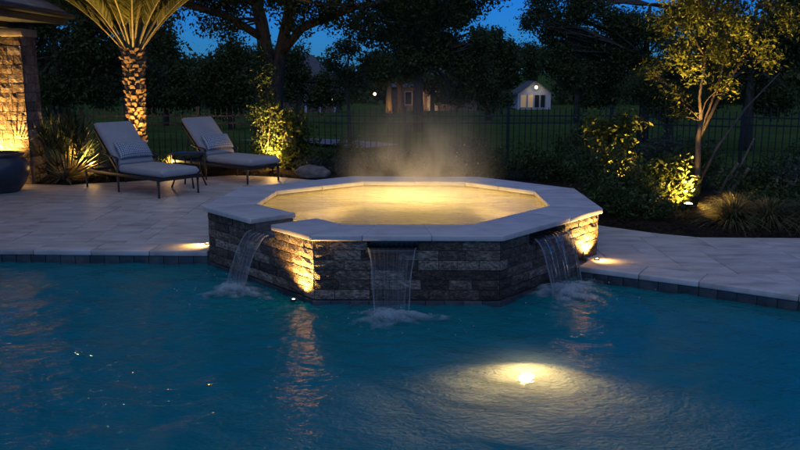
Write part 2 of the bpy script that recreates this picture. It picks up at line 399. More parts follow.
def pavers():
    rnd = random.Random(3); U = .2035; X0, Y0, NX, NY = -9.0, 2.0, 90, 60
    used = [[False] * NX for _ in range(NY)]; pieces = []
    sizes = [(3,2),(3,2),(2,2),(4,2),(3,3),(4,3),(2,3)]
    for j in range(NY):
        for i in range(NX):
            if used[j][i]: continue
            rnd.shuffle(sizes)
            for sx, sy in sizes + [(2,1),(1,2),(1,1)]:
                if i+sx <= NX and j+sy <= NY and not any(used[b][a] for b in range(j, j+sy) for a in range(i, i+sx)): break
            for b in range(j, j+sy):
                for a in range(i, i+sx): used[b][a] = True
            g = .0022
            x0 = X0+i*U; y0 = Y0+j*U
            po = clip_rect(PAVE, x0+g, x0+sx*U-g, y0+g, y0+sy*U-g)
            if len(po) >= 3 and area(po) > .002: pieces.append(po)
    def vis(po):
        cx = sum(p[0] for p in po)/len(po); cy_ = sum(p[1] for p in po)/len(po)
        d = math.hypot(cx, cy_)
        if abs(cx) > cy_ * .53 + .4: return 0
        # under the spa
        if math.hypot(cx - .05, cy_ - 8.2) < 1.6: return 0
        return area(po) / d**3
    pieces.sort(key=vis, reverse=True)
    rest = MB()
    for k, po in enumerate(pieces):
        z = rnd.uniform(-.0015, .0015)
        if k < 290 and vis(po) > 0:
            MB().prism(po, -.035, z, .002).build('paver', M['travertine'], deck)
        else: rest.prism(po, -.035, z, .004)
    rest.prism([(-14, -3), (9.2, -3), (9.2, 1.35), (-14, 1.35)], -.035, 0); rest.prism([(-14, 1.4), (-9.05, 1.4), (-9.05, 12.75), (-14, 12.75)], -.035, 0)
    o = rest.build('paver_field', M['travertine'], deck); o['kind'] = 'stuff'
pavers()
def edge_stones(line, length, name, mat, z0, z1, inner, outer, bevel, parent, jit=.002, rng=(0, 999)):
    """row of stones following a polyline; inner/outer are offsets to the left of its direction"""
    a_in = offset_line(line, inner); a_out = offset_line(line, outer)
    for i in range(len(line) - 1):
        L_ = math.hypot(line[i+1][0]-line[i][0], line[i+1][1]-line[i][1]); n = max(1, round(L_ / length))
        for k in range(n):
            g = .0025 / L_
            t0, t1 = k/n + g, (k+1)/n - g
            lp = lambda P, t: (P[i][0] + (P[i+1][0]-P[i][0])*t, P[i][1] + (P[i+1][1]-P[i][1])*t)
            cx = lp(line, (t0+t1)/2)
            if abs(cx[0]) > cx[1] * .56 + .4: continue
            dz = random.uniform(-jit, jit)
            MB().prism([lp(a_out, t0), lp(a_out, t1), lp(a_in, t1), lp(a_in, t0)], z0, z1 + dz).build(name, mat, parent, bevel)
edge_stones(POOL_L, .61, 'coping_stone', M['travertine'], -.052, .002, BW-.004, -.028, .010, deck)
edge_stones(POOL_R, .61, 'coping_stone', M['travertine'], -.052, .002, BW-.004, -.028, .010, deck)
edge_stones(POOL_L, .152, 'waterline_tile', M['tile'], -.24, -.055, .004, -.012, .003, deck, jit=.0005)
edge_stones(POOL_R, .152, 'waterline_tile', M['tile'], -.24, -.055, .004, -.012, .003, deck, jit=.0005)

# ------------------------------------------------------------------ pool basin and water
mb = MB()
fl = [(-9.2, 1.0), (9.3, 1.0), (9.3, 8.3), (-9.2, 8.3)]
mb.prism(fl, -1.5, -1.40)
basin = mb.build('pool_floor', M['plaster']); tag(basin, kind='structure')
lin = MB()
for P in (POOL_L, POOL_R):
    Q = offset_line(P, -.004)
    for a, b in zip(Q, Q[1:]):
        lin.add([(a[0], a[1], -1.42), (b[0], b[1], -1.42), (b[0], b[1], -.2405), (a[0], a[1], -.2405)], [(0, 1, 2, 3)])
liner = lin.build('pool_wall', M['plaster'], basin)
WZ = -.13
FALLS = [(-1.50, 6.66), (-.065, 5.93), (1.44, 6.55)]
def pool_water():
    dx = .03
    xs = np.arange(-9.1, 9.15, dx); ys = np.arange(1.3, 8.25, dx)
    X, Y = np.meshgrid(xs, ys)
    Z = np.zeros_like(X); r = np.random.default_rng(5)
    for k in range(46):
        lam = .16 * (5.5 ** r.random()); th = r.normal(1.35, .75)
        kx, ky = 2*np.pi/lam*np.cos(th), 2*np.pi/lam*np.sin(th)
        amp = .0011 * lam / .16 * .62 * (.6 + .8*r.random())
        # slow modulation breaks the regular crests
        mod = .6 + .4*np.sin(X*r.uniform(.4, 1.6) + r.uniform(0, 6)) * np.sin(Y*r.uniform(.4, 1.6) + r.uniform(0, 6))
        Z += amp * mod * np.sin(kx*X + ky*Y + r.uniform(0, 6.3))
    for fx, fy in FALLS:
        d = np.hypot(X-fx, Y-fy); th = np.arctan2(Y-fy, X-fx)
        Z += .011 * np.exp(-d/.42) * np.cos(2*np.pi*d/.15 + .9*np.sin(3*th) + .7*np.sin(5*th+1)) * np.clip(d/.12, 0, 1)
        Z += .0035 * np.exp(-d/1.2) * np.cos(2*np.pi*d/.21 + .8*np.sin(4*th+2))
    V = np.stack([X, Y, Z + WZ], -1).reshape(-1, 3)
    ny, nx = X.shape; I = np.arange(nx*ny).reshape(ny, nx)
    F = np.stack([I[:-1, :-1], I[:-1, 1:], I[1:, 1:], I[1:, :-1]], -1).reshape(-1, 4)
    cut = inset(OCT, .3); c = V[F[:, 0]]; ins = np.ones(len(c), bool)      # open inside the spa
    for i in range(8):
        (ax, ay), (bx, by) = cut[i], cut[(i+1) % 8]
        ins &= ((bx-ax)*(c[:, 1]-ay) - (by-ay)*(c[:, 0]-ax)) > 0
    F = F[~ins]
    o = link('pool_water', np_mesh('pool_water', V, F, M['pool_water'], smooth=True)); tag(o, kind='structure')
pool_water()
# unseen bench added to lift the underwater lamp, which tightens its halo
o = MB().prism([(.1, 4.95), (1.75, 4.95), (1.75, 6.3), (.1, 6.3)], -1.41, -.45).build('added_lamp_bench', M['plaster'], None, .03); tag(o, kind='structure')
PLC = (.84, 5.06, -.45)
pl = thing('pool_light', PLC, 'round glowing underwater lamp shining up through the pool water', 'pool light')
T = Matrix.Translation(PLC) @ Matrix.Rotation(R(28), 4, 'X')
MB(T).lathe([(.0, .0), (.075, .0), (.075, .05), (.055, .062), (.05, .052)], 24).build('housing', M['bronze'], pl)
MB(T).lathe([(.05, .054), (.035, .068), (.0, .074)], 24).build('lens', M['pool_lens'], pl)
warm_lamp(pl, 'SPOT', (.835, 5.02, -.36), 100, (.76, 4.42, -.10), 146, 1.0, .025, (1, .60, .19))

# ================================================================== SPA
TOP, CB = .46, .412                                         # coping top and underside
spa = thing('raised_spa', (.05, 8.2, -1.4), 'raised octagonal stone spa full of glowing yellow steaming water', 'spa')
WALL = inset(OCT, .035); COREP = inset(OCT, .055); INN = inset(OCT, .46); COP_IN = inset(OCT, .485)
side_t = lambda P, Q, t: (P[0] + (Q[0]-P[0])*t, P[1] + (Q[1]-P[1])*t)
# spill slots: (side index, t0, t1) along OCT sides H-G, G-F, ... , A-H
SLOT = {0: (.285, .565), 1: (.25, .60), 7: (.49, .675)}
def core():
    mb = MB(); n = 8; SLZ = .325
    for i in range(n):
        j = (i+1) % n
        segs = [(0, 1, CB - .002)]
        if i in SLOT: a, b = SLOT[i]; segs = [(0, a, CB - .002), (a, b, SLZ), (b, 1, CB - .002)]
        for t0, t1, zt in segs:
            q = [side_t(COREP[i], COREP[j], t0), side_t(COREP[i], COREP[j], t1), side_t(INN[i], INN[j], t1), side_t(INN[i], INN[j], t0)]
            mb.prism(q, -1.41, zt)
    return mb.build('wall_core', M['mortar'], spa)
core()
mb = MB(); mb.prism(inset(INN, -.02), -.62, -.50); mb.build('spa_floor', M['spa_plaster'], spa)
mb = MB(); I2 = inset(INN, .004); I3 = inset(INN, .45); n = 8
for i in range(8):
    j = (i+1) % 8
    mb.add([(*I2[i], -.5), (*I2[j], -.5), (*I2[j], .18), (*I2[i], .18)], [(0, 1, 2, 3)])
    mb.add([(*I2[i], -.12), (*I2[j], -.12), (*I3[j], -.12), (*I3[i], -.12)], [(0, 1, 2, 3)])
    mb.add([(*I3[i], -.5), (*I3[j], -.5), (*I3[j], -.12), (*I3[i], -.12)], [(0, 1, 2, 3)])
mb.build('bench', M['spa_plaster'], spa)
# interior waterline tiles
for i in range(8):
    j = (i+1) % 8; L_ = math.dist(INN[i], INN[j]); k = max(1, round(L_ / .2)); nrm = None
    for q in range(k):
        t0, t1 = q/k + .008/k, (q+1)/k - .008/k
        if i in SLOT and t1 > SLOT[i][0] and t0 < SLOT[i][1]: continue
        a = inset(INN, .012)
        MB().prism([side_t(INN[i], INN[j], t0), side_t(INN[i], INN[j], t1), side_t(a[i], a[j], t1), side_t(a[i], a[j], t0)], .185, CB-.004).build('interior_tile', M['spa_stone'], spa)
# split-face bricks
BRICKS = []
def brick_mesh(seed, mat, rough=.14, nx=5, nz=3, name='brick'):
    r = random.Random(seed); V = []; F = []
    for iz in range(nz):
        for ix in range(nx):
            e = ix in (0, nx-1) or iz in (0, nz-1)
            x = ix/(nx-1); z = iz/(nz-1)
            if 0 < ix < nx-1: x += r.uniform(-.06, .06)
            if 0 < iz < nz-1: z += r.uniform(-.12, .12)
            V.append((x, (r.uniform(.74, .90) if e else r.uniform(.86, 1.0 + rough)), z))
    for iz in range(nz-1):
        for ix in range(nx-1):
            a = iz*nx+ix; F.append((a, a+nx, a+nx+1, a+1))
    b = len(V); V += [(0,0,0),(1,0,0),(1,0,1),(0,0,1)]
    F.append(tuple([b, b+1] + list(range(nx-1, -1, -1))))
    F.append(tuple([b+2, b+3] + [ (nz-1)*nx + i for i in range(nx)]))
    F.append(tuple([b+1, b+2] + [ i*nx+nx-1 for i in range(nz-1, -1, -1)]))
    F.append(tuple([b+3, b] + [ i*nx for i in range(nz)]))
    me = bpy.data.meshes.new(name); me.from_pydata(V, [], F); me.update()
    bm = bmesh.new(); bm.from_mesh(me); bmesh.ops.recalc_face_normals(bm, faces=bm.faces); bm.to_mesh(me); bm.free()
    me.materials.append(mat); return me
VEN = [brick_mesh(k, M['veneer']) for k in range(14)]
def lay_brick(meshes, P, Q, s0, s1, z0, z1, depth, parent, rnd, name='brick', push=0):
    """brick on the wall line P->Q between distances s0,s1; outward normal is to the right of P->Q"""
    t = (Vector(Q)-Vector(P)).normalized(); o = bpy.data.objects.new(name, rnd.choice(meshes)); COL.objects.link(o)
    ang = math.atan2(t.y, t.x)
    dep = depth * rnd.uniform(.85, 1.12)
    # local x runs against P->Q so that local +y points outwards
    p = Vector(P) + t * s1
    o.location = (p.x, p.y, z0); o.rotation_euler = (0, 0, ang + math.pi); o.scale = (s1-s0, dep, z1-z0)
    put(o, parent); return o
ROWZ = [-.09 + .0833*i for i in range(7)]
rb = random.Random(11)
for i in range(8):
    j = (i+1) % 8; P, Q = inset(OCT, .082)[i], inset(OCT, .082)[j]; L_ = math.dist(P, Q)
    front = i in (0, 1, 7)
    for r in range(6):
        if not front and r == 0: continue
        spans = [(0, L_)]
        if i in SLOT and r == 5: spans = [(0, SLOT[i][0]*L_), (SLOT[i][1]*L_, L_)]
        for a, b in spans:
            s = a; off = rb.uniform(.08, .24)
            first = True; xa = .017 if a == 0 else 0; xb = .017 if b == L_ else 0
            while s < b - .01:
                ln = off if first else (rb.uniform(.15, .33) if front else rb.uniform(.26, .44)); first = False
                e = s + ln
                if b - e < .09: e = b
                lay_brick(VEN, P, Q, s + .003 - (xa if s == a else 0), e - .003 + (xb if e == b else 0), ROWZ[r] + .003, min(ROWZ[r+1], CB) - .003, .05, spa, rb)
                s = e
# dark waterline tiles around the base of the spa
TL = inset(OCT, .075); TO = inset(OCT, .012)
for i in (7, 0, 1):
    j = (i+1) % 8; L_ = math.dist(TL[i], TL[j]); k = round(L_ / .155)
    for q in range(k):
        t0, t1 = q/k + .010/k, (q+1)/k - .010/k
        MB().prism([side_t(TO[i], TO[j], t0), side_t(TO[i], TO[j], t1), side_t(TL[i], TL[j], t1), side_t(TL[i], TL[j], t0)], -.30, -.094).build('waterline_tile', M['tile'], spa, .003)
# coping slabs
for i in range(8):
    j = (i+1) % 8; parts = [(0, .5), (.5, 1)]
    if i == 0: parts = [(0, .27), (.27, .63), (.63, 1)]
    if i == 1: parts = [(0, .63), (.63, 1)]
    if i == 7: parts = [(0, SLOT[7][0]), (SLOT[7][1], 1)]
    for t0, t1 in parts:
        L_ = math.dist(OCT[i], OCT[j]); g = .0012 / L_
        a, b = t0 + g, t1 - g
        ia = lambda t: side_t(COP_IN[i], COP_IN[j], t)
        q = [side_t(OCT[i], OCT[j], a), side_t(OCT[i], OCT[j], b), ia(b), ia(a)]
        if i == 7:                                           # square-cut channel for the open spillway
            P, Q = Vector(OCT[7]), Vector(OCT[0]); tt = (Q-P).normalized(); nn = Vector((-tt.y, tt.x))
            def inn(t):
                p = P + (Q-P)*t + nn * .485; return (p.x, p.y)
            if t1 < .9: q = [q[0], q[1], inn(b), q[3]]
            else: q = [q[0], q[1], q[2], inn(a)]
        MB().prism(q, CB, TOP + random.uniform(-.0012, .0012)).build('coping_stone', M['coping'], spa, .008)
# spill lips
for i, (a, b) in SLOT.items():
    j = (i+1) % 8; P, Q = inset(OCT, -.012), inset(OCT, .10)
    MB().prism([side_t(P[i], P[j], a+.004), side_t(P[i], P[j], b-.004), side_t(Q[i], Q[j], b-.004), side_t(Q[i], Q[j], a+.004)], .318, .340).build('spill_lip', M['tile'], spa, .004)
for i in (0, 1):                                             # dark plates added inside the slots to block the spa glow
    j = (i+1) % 8; a, b = SLOT[i]; P, Q = inset(OCT, .17), inset(OCT, .19)
    MB().prism([side_t(P[i], P[j], a-.01), side_t(P[i], P[j], b+.01), side_t(Q[i], Q[j], b+.01), side_t(Q[i], Q[j], a-.01)], .3255, CB-.001).build('slot_light_block', M['tile'], spa)
# spa water
mb = MB(); SWZ = .396
ISW = inset(OCT, .462)
o = MB().add([(*p, SWZ) for p in ISW], [tuple(range(8))]).build('spa_water', M['spa_water']); tag(o, kind='structure')
# spa lamps under the water
for nm, lab, c, pw in (('spa_light', 'warm round lamp glowing under the water on the spa floor', (.15, 8.95, -.5), 185),):
    t = thing(nm, c, lab, 'spa light')
    MB(Matrix.Translation(c)).lathe([(0, .0), (.13, .0), (.13, .045), (.10, .055)], 20).build('housing', M['bronze'], t)
    MB(Matrix.Translation(c)).lathe([(.10, .053), (.05, .064), (0, .067)], 20).build('lens', M['lens'], t)
    warm_lamp(t, 'POINT', (c[0], c[1], c[2] + .2), pw, radius=.09, col=(1.0, .68, .22))

# ------------------------------------------------------------------ waterfalls
def waterfall(i, label, out, narrow, seed, strands, base_st):
    a, b = SLOT[i]; j = (i+1) % 8; rnd = random.Random(seed)
    P, Q = Vector(OCT[i]), Vector(OCT[j]); t = (Q-P).normalized(); nout = Vector((t.y, -t.x))
    p0, p1 = P + (Q-P)*(a+.008), P + (Q-P)*(b-.008); mid = (p0+p1)/2; hw = (p1-p0).length/2
    root = thing('waterfall', (mid.x, mid.y, .34), label, 'waterfall', 'waterfalls spilling from the spa')
    zl = .362; drop = zl - WZ
    prof = [(-.45, .3945), (-.30, .392), (-.12, .383), (0, zl)] if i == 7 else [(-.165, .366), (-.12, .365), (-.05, .364), (0, zl)]
    for k in range(1, 15):
        s = k/14; prof.append((out * s**.62 if False else out * s, zl - drop * s**2 * 1.02))
    nw = 60
    V = []; F = []; ST = []
    st = [rnd.random() for _ in range(nw+1)]
    for k, (d, z) in enumerate(prof):
        fall = max(0, k-3)/14
        for m_ in range(nw+1):
            u = m_/nw*2 - 1
            wob = .010*math.sin(u*9 + seed) * fall + .006*math.sin(u*23 + seed*2) * fall + .004 * math.sin(k*1.1 + u*15)*fall
            x = u * hw * (1 - narrow*fall**.8)
            dd = d + wob + (.02*abs(u)**3) * fall
            p = mid + t*x + nout*dd
            V.append((p.x, p.y, z + .003*math.sin(u*31 + k*.3)))
    for k in range(len(prof)-1):
        fall = max(0, k-3)/14
        for m_ in range(nw):
            A = k*(nw+1)+m_; F.append((A, A+1, A+nw+2, A+nw+1))
            e = abs(m_/nw*2-1)
            v = base_st + .42*max(0, st[m_]-.5)*fall**.5 + (.22 if e > .95 else 0)
            v *= (.3 + .7*min(1, fall*3)); v += .10*rnd.random()*fall
            ST.append(min(.8, v))
    me = np_mesh('sheet', V, F, M['fall'], smooth=True)
    at = me.attributes.new('streak', 'FLOAT', 'FACE'); at.data.foreach_set('value', np.array(ST, np.float32))
    link('sheet', me, root)
    for u, r0 in strands:
        pts = []; rad = []
        for k in range(3, len(prof)):
            fall = (k-3)/14; x = u * hw * (1 - narrow*fall**.8); d, z = prof[k]
            p = mid + t*(x + .006*math.sin(k*.9+u*7)) + nout*(d + .008)
            pts.append((p.x, p.y, z)); rad.append(r0*(.55 + .5*math.sin(k*1.7+u*11)**2)*(1.1-.4*fall))
        so = MB().tube(pts, rad, 6).build('water_strand', M['strand'], root)
        at = so.data.attributes.new('streak', 'FLOAT', 'FACE'); at.data.foreach_set('value', np.full(len(so.data.polygons), .2, np.float32))
    # foam where the water lands
    lm = mid + nout*out*.98
    rad = hw*(1-narrow) + .18; nr, na = 26, 72; V = []; CV = []
    for q in range(nr+1):
        for g in range(na):
            th = 2*math.pi*g/na; rr = q/nr*rad*(1.0 + .25*math.sin(th*3+seed) + .15*math.sin(th*7+seed))
            p = lm + t*math.cos(th)*rr*1.45 + nout*math.sin(th)*rr*1.0
            nz = mnoise.fractal(Vector((p.x*10, p.y*10, seed)), .9, 2.0, 5)
            h = math.exp(-(q/nr*1.9)**2)
            V.append((p.x, p.y, WZ + .012 + .08*h*(.72+.3*nz) + .010*nz*(1-q/nr) - .012*(q/nr)))
            CV.append((q/nr, nz, th))
    F = []; C2 = []
    for q in range(nr):
        for g in range(na):
            F.append((q*na+g, q*na+(g+1) % na, (q+1)*na+(g+1) % na, (q+1)*na+g))
            rr, nz, th = CV[q*na+g]
            streak = .5 + .5*math.sin(rr*26 + 2*math.sin(th*2+seed) + nz*3)
            c = (1.05 - 1.5*rr) + .55*nz + .22*streak*(1-rr)
            C2.append(max(0, min(.7, c*.75)))
    me = np_mesh('foam', V, F, M['foam'], smooth=True)
    at = me.attributes.new('cover', 'FLOAT', 'FACE'); at.data.foreach_set('value', np.array(C2, np.float32))
    link('foam', me, root)
    # flying drops and bubbles
    mb = MB()
    for _ in range(60):
        th = rnd.uniform(0, 6.28); rr = rad*rnd.uniform(.2, 1.9)
        p = lm + t*math.cos(th)*rr*1.4 + nout*math.sin(th)*rr; s = rnd.uniform(.003, .008); z = WZ + .006 + (rnd.random()**3)*.12*(rr < rad)
        mb.add([(p.x-s, p.y, z), (p.x, p.y-s, z), (p.x+s, p.y, z), (p.x, p.y+s, z), (p.x, p.y, z-s), (p.x, p.y, z+s)],
               [(0,1,5),(1,2,5),(2,3,5),(3,0,5),(1,0,4),(2,1,4),(3,2,4),(0,3,4)], True)
    d = mb.build('droplets', M['foam'], root); d['kind'] = 'stuff'
    at = d.data.attributes.new('cover', 'FLOAT', 'FACE'); at.data.foreach_set('value', np.full(len(d.data.polygons), .9, np.float32))
waterfall(7, 'waterfall pouring through the open notch in the coping beside the chairs', .27, .12, 3, [(-.97, .006), (.97, .007), (.5, .003), (-.3, .003), (.1, .003)], .05)
waterfall(0, 'clear waterfall sheet dropping from the front face of the spa', .36, .36, 8, [(-.98, .005), (.98, .005)], .035)
waterfall(1, 'waterfall sheet from the dark slot by the lit right corner', .19, .12, 14, [(-.98, .007), (.98, .005), (-.35, .003), (.3, .003)], .05)

# ------------------------------------------------------------------ steam over the spa
def steam():
    c = Vector((.22, 8.62, .40))
    mb = MB(); prof = [(0, 0), (1.0, .0), (1.15, .2), (1.25, .6), (1.2, 1.1), (.9, 1.7), (0, 2.1)]
    mb.lathe(prof, 20)
    m = bpy.data.materials.new('steam'); m.use_nodes = True; nt = m.node_tree; nt.nodes.clear(); L = nt.links
    out = nd(nt, 'OutputMaterial'); pv = nd(nt, 'VolumePrincipled'); L.new(pv.outputs[0], out.inputs['Volume'])
    pv.inputs['Color'].default_value = (.95, .93, .9, 1); pv.inputs['Anisotropy'].default_value = .2
    tc = nd(nt, 'TexCoord'); mp = nd(nt, 'Mapping'); mp.inputs['Scale'].default_value = (1, 1, .7); mp.inputs['Location'].default_value = (2.3, .4, 0); L.new(tc.outputs['Object'], mp.inputs[0])
    n = nd(nt, 'TexNoise'); n.inputs['Scale'].default_value = 2.3; n.inputs['Detail'].default_value = 4; n.inputs['Distortion'].default_value = 1.7; L.new(mp.outputs[0], n.inputs[0])
    mr = nd(nt, 'MapRange'); mr.inputs[1].default_value = .34; mr.inputs[2].default_value = .70; mr.inputs[3].default_value = .06; mr.inputs[4].default_value = 1; L.new(n.outputs[0], mr.inputs[0])
    sx = nd(nt, 'SeparateXYZ'); L.new(tc.outputs['Object'], sx.inputs[0])
    # thins with height and towards the sides
    hz = nd(nt, 'MapRange'); hz.interpolation_type = 'SMOOTHSTEP'; hz.inputs[1].default_value = 0; hz.inputs[2].default_value = 2.0; hz.inputs[3].default_value = 1; hz.inputs[4].default_value = 0; L.new(sx.outputs[2], hz.inputs[0])
    h2 = nd(nt, 'Math', operation='POWER'); h2.inputs[1].default_value = 3.8; L.new(hz.outputs[0], h2.inputs[0])
    xy = nd(nt, 'CombineXYZ'); L.new(sx.outputs[0], xy.inputs[0]); L.new(sx.outputs[1], xy.inputs[1])
    ln = nd(nt, 'VectorMath', operation='LENGTH'); L.new(xy.outputs[0], ln.inputs[0])
    rd = nd(nt, 'MapRange'); rd.interpolation_type = 'SMOOTHSTEP'; rd.inputs[1].default_value = .1; rd.inputs[2].default_value = 1.0; rd.inputs[3].default_value = 1; rd.inputs[4].default_value = 0; L.new(ln.outputs['Value'], rd.inputs[0])
    a = nd(nt, 'Math', operation='MULTIPLY'); L.new(mr.outputs[0], a.inputs[0]); L.new(h2.outputs[0], a.inputs[1])
    b = nd(nt, 'Math', operation='MULTIPLY'); L.new(a.outputs[0], b.inputs[0]); L.new(rd.outputs[0], b.inputs[1])
    k = nd(nt, 'Math', operation='MULTIPLY'); k.inputs[1].default_value = 1.55; L.new(b.outputs[0], k.inputs[0]); L.new(k.outputs[0], pv.inputs['Density'])
    o = mb.build('steam', m); o.location = c
    tag(o, 'thin warm steam rising off the glowing spa water', 'steam', kind='stuff')
steam()

# ------------------------------------------------------------------ small up-lights at the spa
def puck(loc, label, power, target, spot=110, extra=0, extra_dir=(0, 0)):
    t = thing('ground_light', loc, label, 'ground light', 'ground lights around the spa')
    T = Matrix.Translation(loc)
    MB(T).lathe([(0, 0), (.028, 0), (.028, .012), (.022, .016), (.0125, .012)], 16).build('housing', M['bronze'], t)
    MB(T).lathe([(.012, .0125), (.006, .0135), (0, .014)], 16).build('lens', M['lens'], t)
    warm_lamp(t, 'SPOT', (loc[0], loc[1], loc[2] + .045), power, target, spot, .7, .02)
    if extra: warm_lamp(t, 'SPOT', (loc[0], loc[1], loc[2] + .10), extra, (loc[0] + extra_dir[0], loc[1] + extra_dir[1], 0), 105, 1.0, .03)
    return t
puck((-2.00, 8.12, .002), 'small lamp on the deck against the left corner of the spa', 16, (-1.9, 8.1, .6), 110, extra=26, extra_dir=(-.07, -.05))
puck((1.875, 7.425, .002), 'small lamp on the deck against the right corner of the spa', 150, (1.74, 7.53, .35), 120, extra=14, extra_dir=(.05, -.03))
# lamp at the waterline by the front left corner
puck((-.885, 6.412, -.105), 'small lamp at the waterline under the lit front left corner', 85, (-.83, 6.47, .16), 125, extra=0)

# ================================================================== planting beds
def bed(name, xs, yb, ye, seed):
    nb = 26; V = []; n = len(xs)
    for k in range(nb+1):
        for x in xs:
            y0, y1 = yb(x), ye(x); y = y0 + (y1-y0)*k/nb
            z = -.03 if k == 0 else .02 + .05*min(1, k/5) + .035*mnoise.fractal(Vector((x*2.2, y*2.2, seed)), 1, 2, 4)
            if k >= nb-1: z = gz(y) - .03
            V.append((x, y + (.004 if k == 0 else 0), z))
    F = [(k*n+i, k*n+i+1, (k+1)*n+i+1, (k+1)*n+i) for k in range(nb) for i in range(n-1)]
    o = link(name, np_mesh(name, V, F, M['mulch'], smooth=True)); tag(o, kind='structure')
BK = sorted(BACK)
def yback(x):
    for (a, ya), (b, yb_) in zip(BK, BK[1:]):
        if a <= x <= b: return ya + (yb_-ya)*(x-a)/(b-a)
    return 12.75 if x < 0 else 8.5
FENCE = [(-13, 15.3), (-4, 16.0), (4.2, 16.0), (10.5, 12.4)]
def yfence(x):
    for (a, ya), (b, yb_) in zip(FENCE, FENCE[1:]):
        if a <= x <= b: return ya + (yb_-ya)*(x-a)/(b-a)
    return 15
bed('planting_bed', [-9 + .15*i for i in range(121)], yback, lambda x: yfence(x) - .25, 1)
def bz(x, y): return .05
# loose bark chips near the paving
def chips():
    r = np.random.default_rng(9); V = []; F = []
    for k in range(2600):
        x = r.uniform(-6.4, 6.2); y = yback(x) + .03 + abs(r.normal(0, .5)); s = r.uniform(.012, .035)
        if -1.9 < x < 2.2: continue
        a = r.uniform(0, 6.3); z = .035 + .04*min(1, (y-yback(x))/.6) + r.uniform(0, .02); u = np.array([np.cos(a), np.sin(a), r.uniform(-.4, .4)])*s; v = np.array([-np.sin(a), np.cos(a), r.uniform(-.4, .4)])*s*.4
        c = np.array([x, y, z]); b = len(V); V += [c-u-v, c+u-v, c+u+v, c-u+v]; F.append((b, b+1, b+2, b+3))
    o = link('bark_chips', np_mesh('bark_chips', np.array(V), np.array(F), M['mulch'])); tag(o, 'dark loose bark chips scattered over the planting beds', 'bark chips', kind='stuff')
chips()
# path across the lawn beyond the fence
V = []; F = []
pp = [(-4.6, 26.2), (-3.4, 25.6), (-2.2, 24.6), (-1.2, 23.4), (-.5, 22.0)]
for k, (x, y) in enumerate(pp): V += [(x-.5, y-.9, gz(y-.9) + .075), (x+.5, y+.9, gz(y+.9) + .075)]
F = [(2*k, 2*k+2, 2*k+3, 2*k+1) for k in range(len(pp)-1)]
o = link('path', np_mesh('path', V, F, M['path'])); tag(o, kind='structure')

# ================================================================== foliage tools
def leaf_mesh(name, C, size, mat, rng, tone, aspect=.45, axis=None, var=.6):
    n = len(C); d = rng.normal(size=(n, 3))
    if axis is not None: d = d*.7 + axis
    d /= np.linalg.norm(d, axis=1, keepdims=True)
    q = rng.normal(size=(n, 3)); q[:, 2] += .6
    s = np.cross(d, q); s /= np.linalg.norm(s, axis=1, keepdims=True) + 1e-9
    L_ = size * (1 + var*rng.uniform(-1, 1, n))[:, None]
    nrm = np.cross(s, d)
    V = np.empty((n, 4, 3)); V[:, 0] = C - d*L_*.5; V[:, 1] = C + s*L_*aspect*.5 + nrm*L_*.05; V[:, 2] = C + d*L_*.5; V[:, 3] = C - s*L_*aspect*.5 + nrm*L_*.05
    F = np.arange(4*n).reshape(n, 4)
    return np_mesh(name, V.reshape(-1, 3), F, mat, tone)
def crown_points(clumps, n, rng, per=10, sp=.08, shell=.5):
    w_ = np.array([(c[3]*c[4]*c[5])**.67 for c in clumps]); w_ /= w_.sum()
    Cs = []; T = []
    for c, wt in zip(clumps, w_):
        k = max(2, int(n*wt/per)); u = rng.normal(size=(k, 3)); u /= np.linalg.norm(u, axis=1, keepdims=True)
        r_ = rng.random(k)**shell
        tw = np.array(c[:3]) + u*r_[:, None]*np.array(c[3:6])
        P = np.repeat(tw, per, 0) + rng.normal(size=(k*per, 3))*sp
        t = np.repeat(rng.random(k), per)*.55 + rng.random(k*per)*.45
        Cs.append(P); T.append(t)
    return np.concatenate(Cs), np.concatenate(T)
def curve_pts(a, b, bend, rnd, n=6):
    a, b = Vector(a), Vector(b); L_ = (b-a).length; o = Vector((rnd.uniform(-1, 1), rnd.uniform(-1, 1), rnd.uniform(-.2, .8)))*bend*L_
    return [a.lerp(b, i/(n-1)) + o*math.sin(math.pi*i/(n-1)) + Vector((rnd.uniform(-1, 1), rnd.uniform(-1, 1), rnd.uniform(-1, 1)))*L_*.018*(0 < i < n-1) for i in range(n)]
